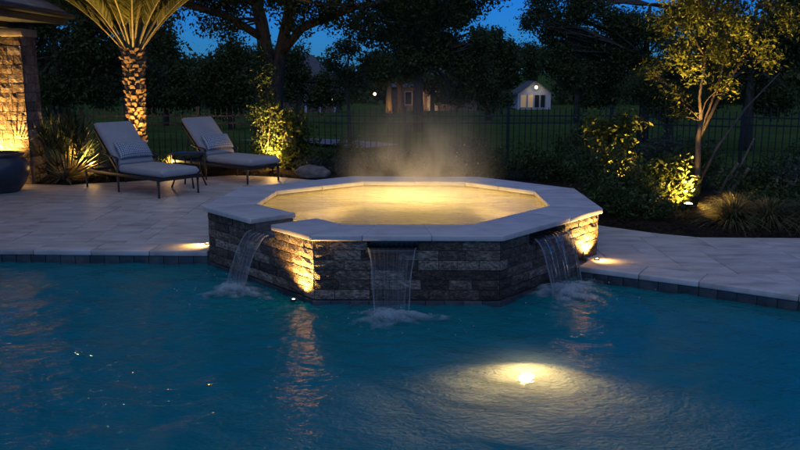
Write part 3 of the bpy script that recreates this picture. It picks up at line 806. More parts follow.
def plant(name, label, cat, base, clumps, n, size, mat, stems=None, stem_r=.012, bark='bark', per=10, sp=None, seed=1, aspect=.45, group=None, shell=.5, axis=None, crown='foliage', stem_name='stem', flowers=0):
    rng = np.random.default_rng(seed); rnd = random.Random(seed)
    t = thing(name, base, label, cat, group)
    P, T = crown_points(clumps, n, rng, per, sp or size*.9, shell)
    keep = P[:, 2] > base[2] + .02 if base[2] > -.2 else np.ones(len(P), bool)
    P = P[keep]; T = T[keep]
    cr = link(crown, leaf_mesh(crown, P, size, M[mat], rng, T, aspect, axis), t)
    mb = MB()
    if stems: 
        for pts, rad in stems: mb.tube(pts, rad, 8 if rad[0] > .04 else 6, cap=True)
        top = [Vector(p) for pts, rad in stems for p in pts[len(pts)//2:]]
        for c in clumps:
            cc = Vector(c[:3]); src = min(top, key=lambda p: (p-cc).length + max(0, p.z-cc.z)*1.5); r0 = max(.008, stem_r)
            m_ = curve_pts(src, cc, .12, rnd); mb.tube(m_, [r0*(1-.7*i/5) for i in range(6)], 6)
            for _ in range(3):
                u = Vector((rnd.gauss(0, 1), rnd.gauss(0, 1), rnd.gauss(0, 1))).normalized(); e = cc + Vector((u.x*c[3], u.y*c[4], u.z*c[5]))*.75
                mb.tube(curve_pts(m_[3], e, .15, rnd, 5), [r0*.45*(1-.75*i/4) for i in range(5)], 5, cap=False)
    else:
        for c in clumps:
            for _ in range(4):
                e = Vector((c[0] + rnd.uniform(-.7, .7)*c[3], c[1] + rnd.uniform(-.7, .7)*c[4], c[2] + rnd.uniform(-.1, .7)*c[5]))
                mb.tube(curve_pts((base[0] + rnd.uniform(-.08, .08), base[1] + rnd.uniform(-.08, .08), base[2]), e, .08, rnd, 5), [stem_r*(1-.7*i/4) for i in range(5)], 5)
    mb.build(stem_name, M[bark], t)
    for k in range(flowers):
        c = rnd.choice(clumps); u = Vector((rnd.gauss(0, 1), rnd.gauss(-1.2, .6), rnd.gauss(.6, .7))).normalized()
        p = (c[0] + u.x*c[3]*1.02, c[1] + u.y*c[4]*1.02, c[2] + u.z*c[5]*1.02)
        f = MB(Matrix.Translation(p) @ u.to_track_quat('Z', 'Y').to_matrix().to_4x4())
        for g in range(5):
            q = g*1.2566; f.add([(0, 0, 0), (.008*math.cos(q-.5), .008*math.sin(q-.5), .005), (.016*math.cos(q), .016*math.sin(q), .006), (.008*math.cos(q+.5), .008*math.sin(q+.5), .005)], [(0, 1, 2, 3)])
        f.build('blossom', M['petal'], t)
    return t
def blades(name, P0, D, L_, wid, mat, rng, droop=.5, seg=4, tone=None, parent=None):
    """curved tapered strips: base points, directions, lengths"""
    n = len(P0); V = np.empty((n, seg+1, 2, 3)); up = np.array([0, 0, 1.0])
    side = np.cross(D, up); side /= np.linalg.norm(side, axis=1, keepdims=True) + 1e-6
    hor = D.copy(); hor[:, 2] = 0
    for k in range(seg+1):
        s = k/seg
        p = P0 + D*(L_*s)[:, None] - up*(droop*L_*s**2.2)[:, None] + hor*(droop*.25*L_*s*s)[:, None]
        ww = wid*(1-s)**.6*(.55 + .45*min(1, s*4)) if k < seg else 0
        V[:, k, 0] = p + side*np.reshape(ww, (-1, 1)); V[:, k, 1] = p - side*np.reshape(ww, (-1, 1))
    I = np.arange(n*(seg+1)*2).reshape(n, seg+1, 2)
    F = np.stack([I[:, :-1, 0], I[:, :-1, 1], I[:, 1:, 1], I[:, 1:, 0]], -1).reshape(-1, 4)
    t = rng.random(n) if tone is None else tone
    return link(name, np_mesh(name, V.reshape(-1, 3), F, M[mat], np.repeat(t, seg)), parent)
def tuft(name, label, cat, c, n, length, wid, mat, seed, spread=.9, droop=.5, low=.15, group=None, part='leaves', r0=.04):
    rng = np.random.default_rng(seed); t = thing(name, c, label, cat, group)
    az = rng.uniform(0, 2*np.pi, n); el = np.arccos(rng.uniform(0, 1, n)**(1/1.0)*1.0); el = np.clip(rng.beta(1.6, 1.4, n)*spread*np.pi/2, 0, np.pi/2-low)
    D = np.stack([np.sin(el)*np.cos(az), np.sin(el)*np.sin(az), np.cos(el)], 1)
    P = np.array(c) + np.stack([np.cos(az), np.sin(az), np.zeros(n)], 1)*(r0*rng.random(n))[:, None]
    blades(part, P, D, length*rng.uniform(.6, 1.1, n), np.full(n, wid), mat, rng, droop, 5, None, t)
    return t

# ================================================================== landscape lamps
def uplight(loc, label, power, target, spot=70, extra=0, name='landscape_light', lens='lens', col=WARM, r=.035):
    loc = Vector(loc); d = (Vector(target)-loc).normalized()
    t = thing(name, tuple(loc), label, 'garden light', 'garden up-lights in the beds')
    MB().tube([loc, loc + Vector((0, 0, .09))], .009, 6).build('stake', M['bronze'], t)
    h = loc + Vector((0, 0, .11)); T = Matrix.Translation(h) @ d.to_track_quat('Z', 'Y').to_matrix().to_4x4()
    MB(T).lathe([(0, -.05), (r*.8, -.045), (r, 0), (r*1.1, .05), (r*.95, .052), (r*.9, .03)], 14).build('housing', M['bronze'], t)
    MB(T).lathe([(r*.9, .034), (r*.5, .04), (0, .042)], 14).build('lens', M[lens], t)
    warm_lamp(t, 'SPOT', tuple(h + d*.06), power, target, spot, .8, .03, col)
    if extra: warm_lamp(t, 'POINT', tuple(h + d*.12), extra, radius=.04, col=col)
    return t

# ================================================================== patio house corner with brick column
house = thing('patio_house', (-6.1, 12.9, 0), 'corner of a covered patio with a stone column and dark eaves', 'house')
cx0, cx1, cy0, cy1, ch = -6.55, -5.86, 12.68, 13.14, 2.30
col_core = MB().box(((cx0+cx1)/2, (cy0+cy1)/2, ch/2), (cx1-cx0, cy1-cy0, ch)).build('column', M['mortar'], house)
CB_M = [brick_mesh(50+k, M['brick'], .2, name='column_brick') for k in range(10)]
rc = random.Random(21); rows = 16; rh = ch/rows
for r in range(rows):
    for P, Q in (((cx0, cy0), (cx1, cy0)), ((cx1, cy0), (cx1, cy1))):
        L_ = math.dist(P, Q); s = 0; first = True
        while s < L_-.01:
            ln = rc.uniform(.08, .2) if first else rc.uniform(.14, .28); first = False; e = s+ln
            if L_-e < .08: e = L_
            ex = -.02 if s == 0 else 0
            lay_brick(CB_M, P, Q, s + .004, e - .004, r*rh + .004, (r+1)*rh - .004, .032, col_core, rc)
            s = e
MB().box(((cx0+cx1)/2, (cy0+cy1)/2, ch+.06), (cx1-cx0+.08, cy1-cy0+.08, .12)).build('capital', M['limestone'], house, .01)
EX = -5.40
MB().box((EX-.35, 9.2, 2.53), (.70, 8.26, .03)).build('soffit', M['darkwood'], house)
MB().box((EX+.0, 9.2, 2.585), (.035, 8.30, .17)).build('fascia', M['darkwood'], house)
MB().box((-7.4, 13.34, 2.585), (4.0, .035, .17)).build('fascia', M['darkwood'], house)
MB().box((-6.2, 9.2, 2.47), (.42, 8.2, .09)).build('beam', M['darkwood'], house)
MB().tube([(EX+.065, 5.0, 2.64), (EX+.065, 13.4, 2.64)], .055, 8, flat=.8).build('gutter', M['darkwood'], house)
# hip roof
rf = MB(); e = EX + .03; hy = 13.38; s = 4.1
rf.add([(e, 5.0, 2.69), (e, hy, 2.69), (e-s, hy-s, 2.69+s*.56), (e-s, 5.0, 2.69+s*.56)], [(0, 1, 2, 3)])
rf.add([(e, hy, 2.69), (e-2*s, hy, 2.69), (e-s, hy-s, 2.69+s*.56)], [(0, 1, 2)])
rf.add([(e, 5.0, 2.66), (e, hy, 2.66), (e-2*s, hy, 2.66), (e-2*s, 5.0, 2.66)], [(0, 1, 2, 3)])
roof = rf.build('roof', M['roof'], house)
rs = random.Random(2)
for row in range(7):                                         # shingle courses near the hip
    for k in range(14):
        y1 = hy - .26*k - row*.13 - .14; y0 = y1 - .255; x = e - row*.26; z = 2.695 + row*.26*.56
        if y0 < hy - 3.6: continue
        MB().add([(x+.02, y0, z-.004), (x+.02, y1, z-.004), (x-.29, min(y1, hy-.01+x-e), z+.17), (x-.29, y0, z+.17), (x+.02, y0, z+.016), (x+.02, y1, z+.016), (x-.29, min(y1, hy-.01+x-e), z+.182), (x-.29, y0, z+.182)],
                 [(0,1,2,3),(4,5,6,7),(0,1,5,4),(1,2,6,5),(2,3,7,6),(3,0,4,7)]).build('shingle', M['roof'], roof)
uplight((-6.30, 12.38, .0), 'garden lamp behind the dark pot washing the stone column', 850, (-6.16, 12.68, 1.5), 90, extra=8)
# glazed pot
pc = (-5.97, 11.86, 0)
pot = thing('planter_pot', pc, 'large dark glazed urn at the foot of the stone column', 'pot')
MB(Matrix.Translation(pc)).lathe([(0, 0), (.25, 0), (.27, .02), (.36, .14), (.415, .29), (.42, .37), (.39, .45), (.335, .51), (.33, .53), (.36, .55), (.365, .575), (.345, .585), (.315, .57), (.31, .5), (0, .5)], 40).build('body', M['glaze'], pot)
MB(Matrix.Translation(pc)).lathe([(.31, .505), (.2, .52), (0, .53)], 20).build('soil', M['soil'], pot)

# ================================================================== chaise longues
def rounded_slab(mb, x0, x1, y0, y1, z0, z1, T=None, n=10, puff=.012):
    """cushion: soft box with puffed faces"""
    V = []; F = []; nx, ny = 16, 10
    cx, cyy, cz = (x0+x1)/2, (y0+y1)/2, (z0+z1)/2; hx, hy_, hz = (x1-x0)/2, (y1-y0)/2, (z1-z0)/2
    r = hz*.75
    def pt(u, v, top):
        # superellipse-like edge rounding
        ex = max(0, (abs(u)*hx - (hx-r))/r); ey = max(0, (abs(v)*hy_ - (hy_-r))/r); d = min(1, math.hypot(ex, ey))
        k = math.sqrt(max(0, 1-d*d)); z = (hz-r) + r*k + puff*(1-u*u)*(1-v*v)
        return (cx+u*hx, cyy+v*hy_, cz + (z if top else -z))
    us = [-1, -.985, -.95, -.9] + [-.8+.2*i for i in range(9)] + [.9, .95, .985, 1]; vs = us
    n_ = len(us)
    for top in (1, 0):
        b = len(V)
        for v in vs:
            for u in us: V.append(pt(u, v, top))
        for j in range(n_-1):
            for i in range(n_-1):
                a = b + j*n_+i; F.append((a, a+1, a+n_+1, a+n_) if top else (a, a+n_, a+n_+1, a+1))
    b = n_*n_
    ring = [i for i in range(n_)] + [j*n_+n_-1 for j in range(1, n_)] + [(n_-1)*n_+i for i in range(n_-2, -1, -1)] + [j*n_ for j in range(n_-2, 0, -1)]
    for i in range(len(ring)):
        a, c = ring[i], ring[(i+1) % len(ring)]; F.append((a, b+a, b+c, c))
    if T: V = [T @ Vector(p) for p in V]
    mb.add(V, F, True); return mb
def chaise(loc, ang, label, plabel):
    T = Matrix.Translation(loc) @ Matrix.Rotation(ang, 4, 'Z')
    t = thing('chaise_longue', loc, label, 'lounge chair', 'chaise longues on the deck')
    Wd = .68
    m = MB(T)
    for y in (0, -Wd): m.box((.91, y, .262), (1.94, .028, .045))
    for x in (-.05, .98, 1.87): m.box((x, -Wd/2, .262), (.028, Wd-.03, .04))
    m.build('frame', M['bronze'], t, .004)
    for k in range(9): MB(T).box((.06 + .105*k, -Wd/2, .281), (.05, Wd-.06, .012)).build('slat', M['bronze'], t)
    for y in (0, -Wd):
        for x in (0, 1.0, 1.86):
            top = .50 if x == 1.0 else .25
            MB(T).tube([(x, y, top), (x, y, .05), (x, y, .012)], [.019, .015, .014], 8).build('leg', M['bronze'], t)
            MB(T).lathe([(0, 0), (.017, 0), (.017, .014), (0, .014)], 8, (x, y, 0)).build('foot', M['bronze'], t)
        MB(T).tube([(.965, y, .470), (.985, y, .505), (1.06, y, .522), (1.2, y, .528), (1.34, y, .56), (1.40, y, .60)], [.014, .019, .021, .02, .016, .012], 8, flat=.6).build('armrest', M['bronze'], t)
    a = R(46); B = T @ Matrix.Translation((1.02, 0, .31)) @ Matrix.Rotation(-a, 4, 'Y')
    m = MB(B)
    for y in (-.03, -Wd+.03): m.box((.40, y, -.012), (.86, .024, .024))
    for x in (.0, .28, .56, .82): m.box((x, -Wd/2, -.012), (.024, Wd-.08, .02))
    m.build('back_frame', M['bronze'], t)
    MB(T).tube([(1.42, -.05, .80), (1.62, -.05, .27)], .01, 6).tube([(1.42, -Wd+.05, .80), (1.62, -Wd+.05, .27)], .01, 6).build('back_strut', M['bronze'], t)
    rounded_slab(MB(T), -.07, 1.02, -Wd+.02, -.02, .288, .405).build('seat_cushion', M['cushion'], t)
    rounded_slab(MB(B), .06, .885, -Wd+.03, -.03, .002, .105, puff=.016).build('back_cushion', M['cushion'], t)
    # lumbar pillow
    P = B @ Matrix.Translation((.255, -Wd/2, .165)) @ Matrix.Rotation(R(-6), 4, 'Y')
    nu, nv = 24, 16; V = []; F = []; UV = []
    for side in (1, -1):
        for j in range(nv+1):
            for i in range(nu+1):
                u, v = i/nu*2-1, j/nv*2-1
                edge = ((1-u**4)*(1-v**4))**.55
                pin = 1 - .10*(1-abs(u)**2)*abs(v) if False else 1
                V.append(tuple(P @ Vector((v*.145*(1-.07*(1-u*u)), u*.285*(1-.05*(1-v*v)), side*.072*edge)))); UV.append((i/nu*.57, j/nv*.29))
    n_ = (nu+1)*(nv+1)
    for s_ in (0, 1):
        for j in range(nv):
            for i in range(nu):
                q = s_*n_ + j*(nu+1)+i; F.append((q, q+1, q+nu+2, q+nu+1) if s_ else (q, q+nu+1, q+nu+2, q+1))
    me = np_mesh('lumbar_pillow', V, F, M['pillow'], smooth=True); uv = me.uv_layers.new(name='UVMap')
    for lp in me.loops: uv.data[lp.index].uv = UV[lp.vertex_index]
    tag(link('lumbar_pillow', me), plabel, 'pillow', 'lumbar pillows on the lounge chairs')
A1 = math.atan2(.62, -.785)
chaise((-3.41, 11.20, 0), A1, 'cushioned chaise longue nearer the stone column, in front of the palm', 'patterned lumbar pillow on the chaise longue in front of the palm')
chaise((-2.42, 12.60, 0), A1 + R(1.5), 'cushioned chaise longue nearer the spa, in front of the lit shrubs', 'patterned lumbar pillow on the chaise longue nearer the spa')
# side table
tc_ = (-3.30, 12.42, 0); tb = thing('side_table', tc_, 'small round dark metal table between the two chaise longues', 'table'); T = Matrix.Translation(tc_)
MB(T).lathe([(0, .500), (.255, .500), (.28, .507), (.285, .518), (.28, .527), (0, .527)], 32).build('table_top', M['bronze'], tb)
MB(T).lathe([(.17, .20), (.185, .20), (.185, .215), (.17, .215), (.17, .20)], 24).build('ring', M['bronze'], tb)
for k in range(4):
    q = k*math.pi/2 + .5; c_, s_ = math.cos(q), math.sin(q)
    MB(T).tube([(.22*c_, .22*s_, .5), (.185*c_, .185*s_, .34), (.19*c_, .19*s_, .2), (.27*c_, .27*s_, .0)], [.014, .012, .012, .014], 8).build('leg', M['bronze'], tb)

# ================================================================== metal fence
fence = thing('metal_fence', (0, 16, -.1), 'black metal picket fence between the planting beds and the lawn', 'fence')
def fence_build():
    PH = 1.12
    pk = MB().box((0, 0, PH/2), (.018, .018, PH)).add([(-.009, -.009, PH), (.009, -.009, PH), (.009, .009, PH), (-.009, .009, PH), (0, 0, PH+.03)], [(0,1,4),(1,2,4),(2,3,4),(3,0,4)])
    me_p = bpy.data.meshes.new('picket'); me_p.from_pydata(pk.v, [], pk.f); me_p.update(); me_p.materials.append(M['metal'])
    ps = MB().box((0, 0, .60), (.06, .06, 1.20)).box((0, 0, 1.21), (.075, .075, .03))
    me_s = bpy.data.meshes.new('post'); me_s.from_pydata(ps.v, [], ps.f); me_s.update(); me_s.materials.append(M['metal'])
    for (ax, ay), (bx, by) in zip(FENCE, FENCE[1:]):
        L_ = math.hypot(bx-ax, by-ay); np_ = max(1, round(L_/2.3)); ang = math.atan2(by-ay, bx-ax)
        for k in range(np_):
            x0, y0 = ax + (bx-ax)*k/np_, ay + (by-ay)*k/np_; x1, y1 = ax + (bx-ax)*(k+1)/np_, ay + (by-ay)*(k+1)/np_
            z = gz(y0)
            if abs(x0) > y0*.56 + 1.5 and abs(x1) > y1*.56: continue
            o = link('post', me_s, None, (x0, y0, z-.02)); o.rotation_euler.z = ang; put(o, fence)
            l = math.hypot(x1-x0, y1-y0)
            for h in (.10, .88, 1.02):
                MB().box(((x0+x1)/2, (y0+y1)/2, z+h), (l-.06, .026, .028), ang).build('rail', M['metal'], fence)
            n = round(l/.115)
            for q in range(1, n):
                px_, py_ = x0 + (x1-x0)*q/n, y0 + (y1-y0)*q/n
                if abs(px_) > py_*.52 + .2: continue
                o = link('picket', me_p, None, (px_, py_, z+.04)); o.rotation_euler.z = ang; put(o, fence)
fence_build()

# ================================================================== date palm
def palm():
    b = (-4.52, 13.85, .03); t = thing('date_palm', b, 'date palm with a warmly lit diamond-patterned trunk behind the chaise longue', 'palm tree')
    rnd = random.Random(4); rng = np.random.default_rng(4); Hh = 2.12
    rad = lambda s: .085 + .062*s**1.3
    MB(Matrix.Translation(b)).lathe([(rad(k/12), Hh*k/12) for k in range(13)] + [(.10, Hh+.12), (0, Hh+.2)], 18).build('trunk', M['palm_bark'], t)
    bm_ = MB(); bm_.add([(-.5, 0, 0), (.5, 0, 0), (.42, .75, .55), (-.42, .75, .55), (-.34, .95, 1.0), (.34, .95, 1.0), (.3, .25, 1.05), (-.3, .25, 1.05)], [(0,1,2,3),(3,2,5,4),(4,5,6,7),(1,6,5,2),(0,3,4,7),(0,7,6,1)])
    meb = bpy.data.meshes.new('leaf_base'); meb.from_pydata(bm_.v, [], bm_.f); meb.update(); meb.materials.append(M['palm_bark'])
    rows = 30
    for r in range(rows):
        s = r/rows; n = 9
        for k in range(n):
            q = 2*math.pi*(k + .5*(r % 2))/n + rnd.uniform(-.12, .12); rr = rad(s) - .012
            o = link('leaf_base', meb, None, (b[0] + rr*math.cos(q), b[1] + rr*math.sin(q), b[2] + s*Hh)); o.rotation_euler = (0, rnd.uniform(-.12, .12), q - math.pi/2)
            k_ = 1 + .45*s; o.scale = (.085*k_*rnd.uniform(.75, 1.15), .062*k_*rnd.uniform(.55, 1.35), .078*rnd.uniform(.8, 1.35)); put(o, t)
    top = Vector(b) + Vector((0, 0, Hh+.02))
    for k in range(48):
        az = k*2.39996; f = (k+.5)/48; el = R(88) - R(37)*f**.9; L_ = rnd.uniform(1.9, 2.5)
        d = Vector((math.cos(az)*math.cos(el), math.sin(az)*math.cos(el), math.sin(el)))
        hor = Vector((math.cos(az), math.sin(az), 0)); base = top + hor*(.03 + .09*f) + Vector((0, 0, -.10*f))
        pts = [base + d*(L_*s) + hor*(.15*L_*s*s) - Vector((0, 0, 1))*(.26*L_*s**2.6) for s in [i/14 for i in range(15)]]
        fr = thing('frond', tuple(base), None, None) if False else MB().tube(pts, [.020*(1-.85*i/14)+.003 for i in range(15)], 5, flat=.7).build('frond', M['frond_stem'], t)
        C, D, LL = [], [], []
        for i in range(64):
            s = .25 + .75*i/63; x = s*14; i0 = min(13, int(x)); p = pts[i0].lerp(pts[i0+1], x-i0); tg = (pts[i0+1]-pts[i0]).normalized(); sd = tg.cross(Vector((0, 0, 1))).normalized(); nr = sd.cross(tg)
            for sg in (-1, 1):
                dd = (tg*.75 + sd*sg*.62 + nr*rnd.uniform(.05, .35)).normalized()
                C.append(p); D.append(dd); LL.append(.52*math.sin(math.pi*min(1, max(.02, (s-.2)*1.1 + .02)))**.6*rnd.uniform(.85, 1.1))
        blades('leaflets', np.array([tuple(c) for c in C]), np.array([tuple(x) for x in D]), np.array(LL), np.full(len(C), .0125), 'frond', rng, .12, 3, None, fr)
palm()
uplight((-4.40, 13.30, .04), 'garden lamp at the foot of the date palm', 560, (-4.48, 13.75, 1.9), 60)
uplight((-5.14, 13.28, .04), 'bright garden lamp beside the fan palm behind the chaise longue', 260, (-5.35, 13.62, .7), 110, extra=9)

# ================================================================== spiky plants at the left
def fan_palm():
    b = (-5.60, 13.35, .03); t = thing('fan_palm', b, 'bushy fan palm with stiff spiky leaves beside the stone column', 'palm'); rnd = random.Random(6); rng = np.random.default_rng(6)
    for k in range(80):
        az = k*2.39996; f = (k+.5)/80; el = R(88) - R(82)*f; d = Vector((math.cos(az)*math.cos(el), math.sin(az)*math.cos(el), math.sin(el)))
        L_ = rnd.uniform(.38, .74)*(1 + .35*(1-f)); base = Vector(b) + Vector((math.cos(az), math.sin(az), 0))*.07
        tip = base + d*L_
        st = MB().tube([base, base.lerp(tip, .5) + Vector((0, 0, .02)), tip], [.007, .006, .004], 5).build('frond', M['frond_stem'], t)
        sd = d.cross(Vector((0, 0, 1))).normalized(); C, D, LL = [], [], []
        for q in range(17):
            a = R(-88 + 11*q); C.append(tuple(tip)); D.append(tuple((d*math.cos(a) + sd*math.sin(a) + d.cross(sd)*rnd.uniform(-.18, .18)).normalized())); LL.append(rnd.uniform(.40, .52)*(.75 + .25*math.cos(a)))
        blades('blades', np.array(C), np.array(D), np.array(LL), np.full(len(C), .0125), 'blade', rng, .10, 3, None, st)
fan_palm()
tuft('spiky_plant', 'silvery low rosette with arching strap leaves in front of the fan palm', 'plant', (-5.42, 12.82, .05), 90, .46, .011, 'silver_blade', 31, .95, .45)
tuft('strap_leaf_plant', 'low dark strap-leaved plant behind the nearer chaise longue', 'plant', (-4.85, 13.12, .05), 80, .42, .010, 'grass_blade', 32, .95, .5)
plant('low_shrub', 'low dark shrub in the bed under the head of the nearer chaise', 'shrub', (-4.3, 13.45, .04), [(-4.3, 13.45, .18, .28, .22, .2)], 900, .07, 'shrub_leaf', seed=33)
tuft('strap_leaf_plant', 'pale tufted plant lit by the lamp behind the side table', 'plant', (-3.98, 13.90, .05), 110, .42, .010, 'grass_blade', 34, .8, .3)
uplight((-3.95, 13.62, .04), 'low bright garden lamp behind the side table', 90, (-3.97, 13.9, .5), 110, extra=5)
tuft('ornamental_grass', 'tan grass clump behind the side table', 'grass', (-3.45, 14.05, .05), 160, .50, .006, 'grass_blade', 35, .7, .35)
tuft('ornamental_grass', 'tan grass clump at the head of the chaise nearer the spa', 'grass', (-3.0, 14.15, .05), 160, .46, .006, 'grass_blade', 36, .7, .35)

# shrubs behind the second chaise
cl = [(-2.42 + .05*math.sin(k*2.1), 14.25 + .05*math.cos(k*1.7), .15 + .165*k, .21*(1-.45*(k/12)**2), .21*(1-.45*(k/12)**2), .16) for k in range(13)]
plant('columnar_shrub', 'tall narrow evergreen shrub lit from its foot beside the big oak', 'shrub', (-2.42, 14.25, .04), cl, 9500, .045, 'shrub_leaf', seed=41, shell=.35, sp=.05)
plant('lit_shrub', 'bright yellow-lit broadleaf shrub right of the narrow evergreen', 'shrub', (-1.93, 14.15, .04), [(-1.95, 14.1, .35, .24, .22, .3), (-1.85, 14.15, .75, .24, .2, .26), (-2.0, 14.1, 1.0, .16, .14, .17), (-1.72, 14.2, .5, .2, .2, .28)], 1700, .085, 'lit_yellow_leaf', seed=42, shell=.45)
uplight((-2.22, 13.86, .04), 'bright garden lamp at the foot of the yellow-lit shrubs', 520, (-2.17, 14.25, .9), 100, extra=14)
plant('low_shrub', 'small grey-green mound right of the yellow-lit shrub', 'shrub', (-1.55, 13.75, .03), [(-1.55, 13.75, .15, .26, .2, .17)], 1100, .045, 'grey_leaf', seed=43)
plant('low_shrub', 'fine grey-green mound between the boulder and the spa', 'shrub', (-.98, 13.55, .03), [(-.98, 13.55, .16, .28, .22, .2), (-.7, 13.65, .14, .2, .2, .16)], 1600, .04, 'grey_leaf', seed=44)
plant('low_shrub', 'dark bushy shrub behind the boulder near the fence', 'shrub', (-.95, 14.9, .03), [(-.95, 14.9, .28, .36, .28, .3), (-1.4, 15.0, .2, .3, .25, .22)], 1500, .06, 'shrub_leaf', seed=45)
plant('low_shrub', 'low dark shrub veiled by steam behind the spa', 'shrub', (.1, 13.6, .03), [(.1, 13.6, .2, .45, .3, .22), (-.4, 13.9, .18, .3, .25, .2)], 1600, .055, 'shrub_leaf', seed=46)
# boulder
bo = bmesh.new(); bmesh.ops.create_icosphere(bo, subdivisions=4, radius=1)
for v in bo.verts:
    v.co *= 1 + .22*mnoise.fractal(v.co*1.3 + Vector((3, 1, 2)), 1, 2, 4); v.co.x *= .27; v.co.y *= .2; v.co.z = max(-.06, v.co.z*.15)
me = bpy.data.meshes.new('boulder'); bo.to_mesh(me); bo.free(); me.materials.append(M['rock']); me.polygons.foreach_set('use_smooth', [True]*len(me.polygons))
o = link('boulder', me, None, (-1.47, 13.42, .08)); tag(o, 'flat grey boulder at the edge of the bed behind the spa', 'boulder')

# shrubs behind and right of the spa
plant('leafy_shrub', 'low dark shrub behind the far right edge of the spa', 'shrub', (1.2, 12.6, .03), [(1.15, 12.6, .26, .42, .3, .28), (1.5, 12.7, .3, .3, .3, .3)], 2200, .05, 'shrub_leaf', seed=51, flowers=3)
plant('leafy_shrub', 'rounded dark shrub between the spa and the picket fence', 'shrub', (2.1, 12.7, .03), [(2.0, 12.7, .34, .42, .35, .34), (2.4, 12.5, .28, .3, .3, .3)], 2600, .05, 'shrub_leaf', seed=52)
plant('leafy_shrub', 'small flowering shrub behind the spa near the steam', 'shrub', (1.35, 13.9, .03), [(1.3, 13.9, .35, .4, .3, .34)], 1500, .05, 'grey_leaf', seed=53, flowers=5)
plant('leafy_shrub', 'tall dark shrub against the fence left of the lit foliage', 'shrub', (2.75, 12.6, .03), [(2.75, 12.6, .5, .42, .35, .45), (2.9, 12.5, .85, .32, .3, .32), (2.65, 12.7, .2, .45, .4, .25)], 3600, .055, 'shrub_leaf', seed=54)
plant('flowering_shrub', 'wide grey-leaved shrub with pale blossoms beside the spa coping', 'shrub', (2.75, 9.95, .03), [(2.55, 9.9, .30, .34, .3, .3), (2.9, 9.95, .42, .36, .32, .34), (2.7, 10.2, .55, .34, .3, .3), (3.05, 9.7, .25, .3, .25, .25), (2.45, 10.3, .6, .34, .3, .34), (2.72, 9.42, .2, .26, .2, .2), (3.1, 9.3, .16, .24, .18, .17), (2.5, 9.55, .3, .2, .2, .24)], 10000, .044, 'shrub_leaf', seed=55, flowers=6)
plant('lit_shrub', 'amber-lit shrub rising behind the flowering shrub', 'shrub', (3.0, 11.0, .03), [(2.85, 11.0, .78, .3, .26, .26), (3.1, 11.0, 1.0, .26, .24, .22), (2.95, 11.0, .5, .36, .3, .35), (2.75, 11.0, 1.0, .2, .2, .18)], 2600, .075, 'lit_yellow_leaf', seed=56)
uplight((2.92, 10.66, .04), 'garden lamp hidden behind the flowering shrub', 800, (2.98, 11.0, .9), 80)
plant('lit_shrub', 'brilliant yellow-lit sprays of leaves beside the path lamp', 'shrub', (3.36, 10.0, .03), [(3.36, 9.95, .40, .20, .16, .16), (3.28, 10.0, .18, .2, .15, .14), (3.52, 9.95, .38, .16, .12, .09), (3.2, 10.05, .52, .2, .16, .12), (3.45, 10.05, .58, .17, .13, .1), (3.12, 9.9, .3, .18, .14, .14), (3.55, 10.0, .25, .12, .1, .16)], 2600, .068, 'lit_yellow_leaf', seed=57, per=7)
# path lamp: low mushroom lamp
lp = (3.55, 9.72, .03); t = thing('path_light', lp, 'small glowing disc lamp at the foot of the multi-stemmed tree', 'garden light', 'garden up-lights in the beds'); T = Matrix.Translation(lp)
MB(T).tube([(0, 0, 0), (0, 0, .12)], .009, 6).build('stake', M['bronze'], t)
MB(T).lathe([(0, .12), (.05, .122), (.055, .135), (.05, .14)], 16).build('housing', M['bronze'], t)
MB(T).lathe([(.05, .138), (.03, .15), (0, .153)], 16).build('lens', M['lens'], t)
warm_lamp(t, 'SPOT', (3.55, 9.72, .20), 2400, (3.86, 9.98, 2.3), 64, .9)
warm_lamp(t, 'SPOT', (3.53, 9.66, .2), 130, (3.36, 10.0, .42), 120, .8, .03)
warm_lamp(t, 'SPOT', (3.60, 9.66, .2), 110, (3.95, 9.42, .18), 100, .8, .03)
# grass clumps
for k, (x, y, lab) in enumerate([(3.86, 9.15, 'grass clump right of the path lamp, nearest to it'), (4.28, 9.12, 'grass clump second from the path lamp along the deck edge'), (4.70, 9.05, 'grass clump cut by the right edge of the picture'), (4.06, 9.5, 'dim grass clump behind the clumps along the deck edge')]):
    tuft('ornamental_grass', lab, 'grass', (x, y, .04), 900, .60, .0055, 'grass_blade', 60+k, .85, .5, group='grass clumps along the right bed')
for k, (x, y, rx, h, lab, m_) in enumerate([(4.55, 10.2, .42, .62, 'dark shrub behind the grass clumps at the right', 'shrub_leaf'), (5.2, 10.0, .5, .7, 'fine-leaved shrub with bluish tips at the right edge', 'grey_leaf'), (5.6, 10.9, .6, .85, 'tall dark shrub in the right corner by the fence', 'shrub_leaf'), (4.2, 11.6, .5, .7, 'shadowed shrub behind the multi-stemmed tree', 'shrub_leaf'), (4.62, 9.62, .3, .36, 'low dark mound between the grass clumps and the shrubs behind', 'shrub_leaf'), (3.75, 11.9, .45, .8, 'shadowed shrub between the fence and the amber-lit shrub', 'grey_leaf')]):
    plant('leafy_shrub', lab, 'shrub', (x, y, .03), [(x, y, h*.5, rx*1.1, rx*.85, h*.5), (x+.25, y+.1, h*.7, rx*.75, rx*.6, h*.45), (x-.28, y-.05, h*.45, rx*.7, rx*.6, h*.42)], 4200, .05, m_, seed=70+k)

# ================================================================== trees
def tree(name, label, base, stems, clumps, n, size, leaf, bark='bark', limb=.05, seed=1, per=10, sp=None, aspect=.5, shell=.5, group=None):
    return plant(name, label, 'tree', base, clumps, n, size, leaf, stems, limb, bark, per, sp, seed, aspect, group, shell, None, 'crown', 'trunk')
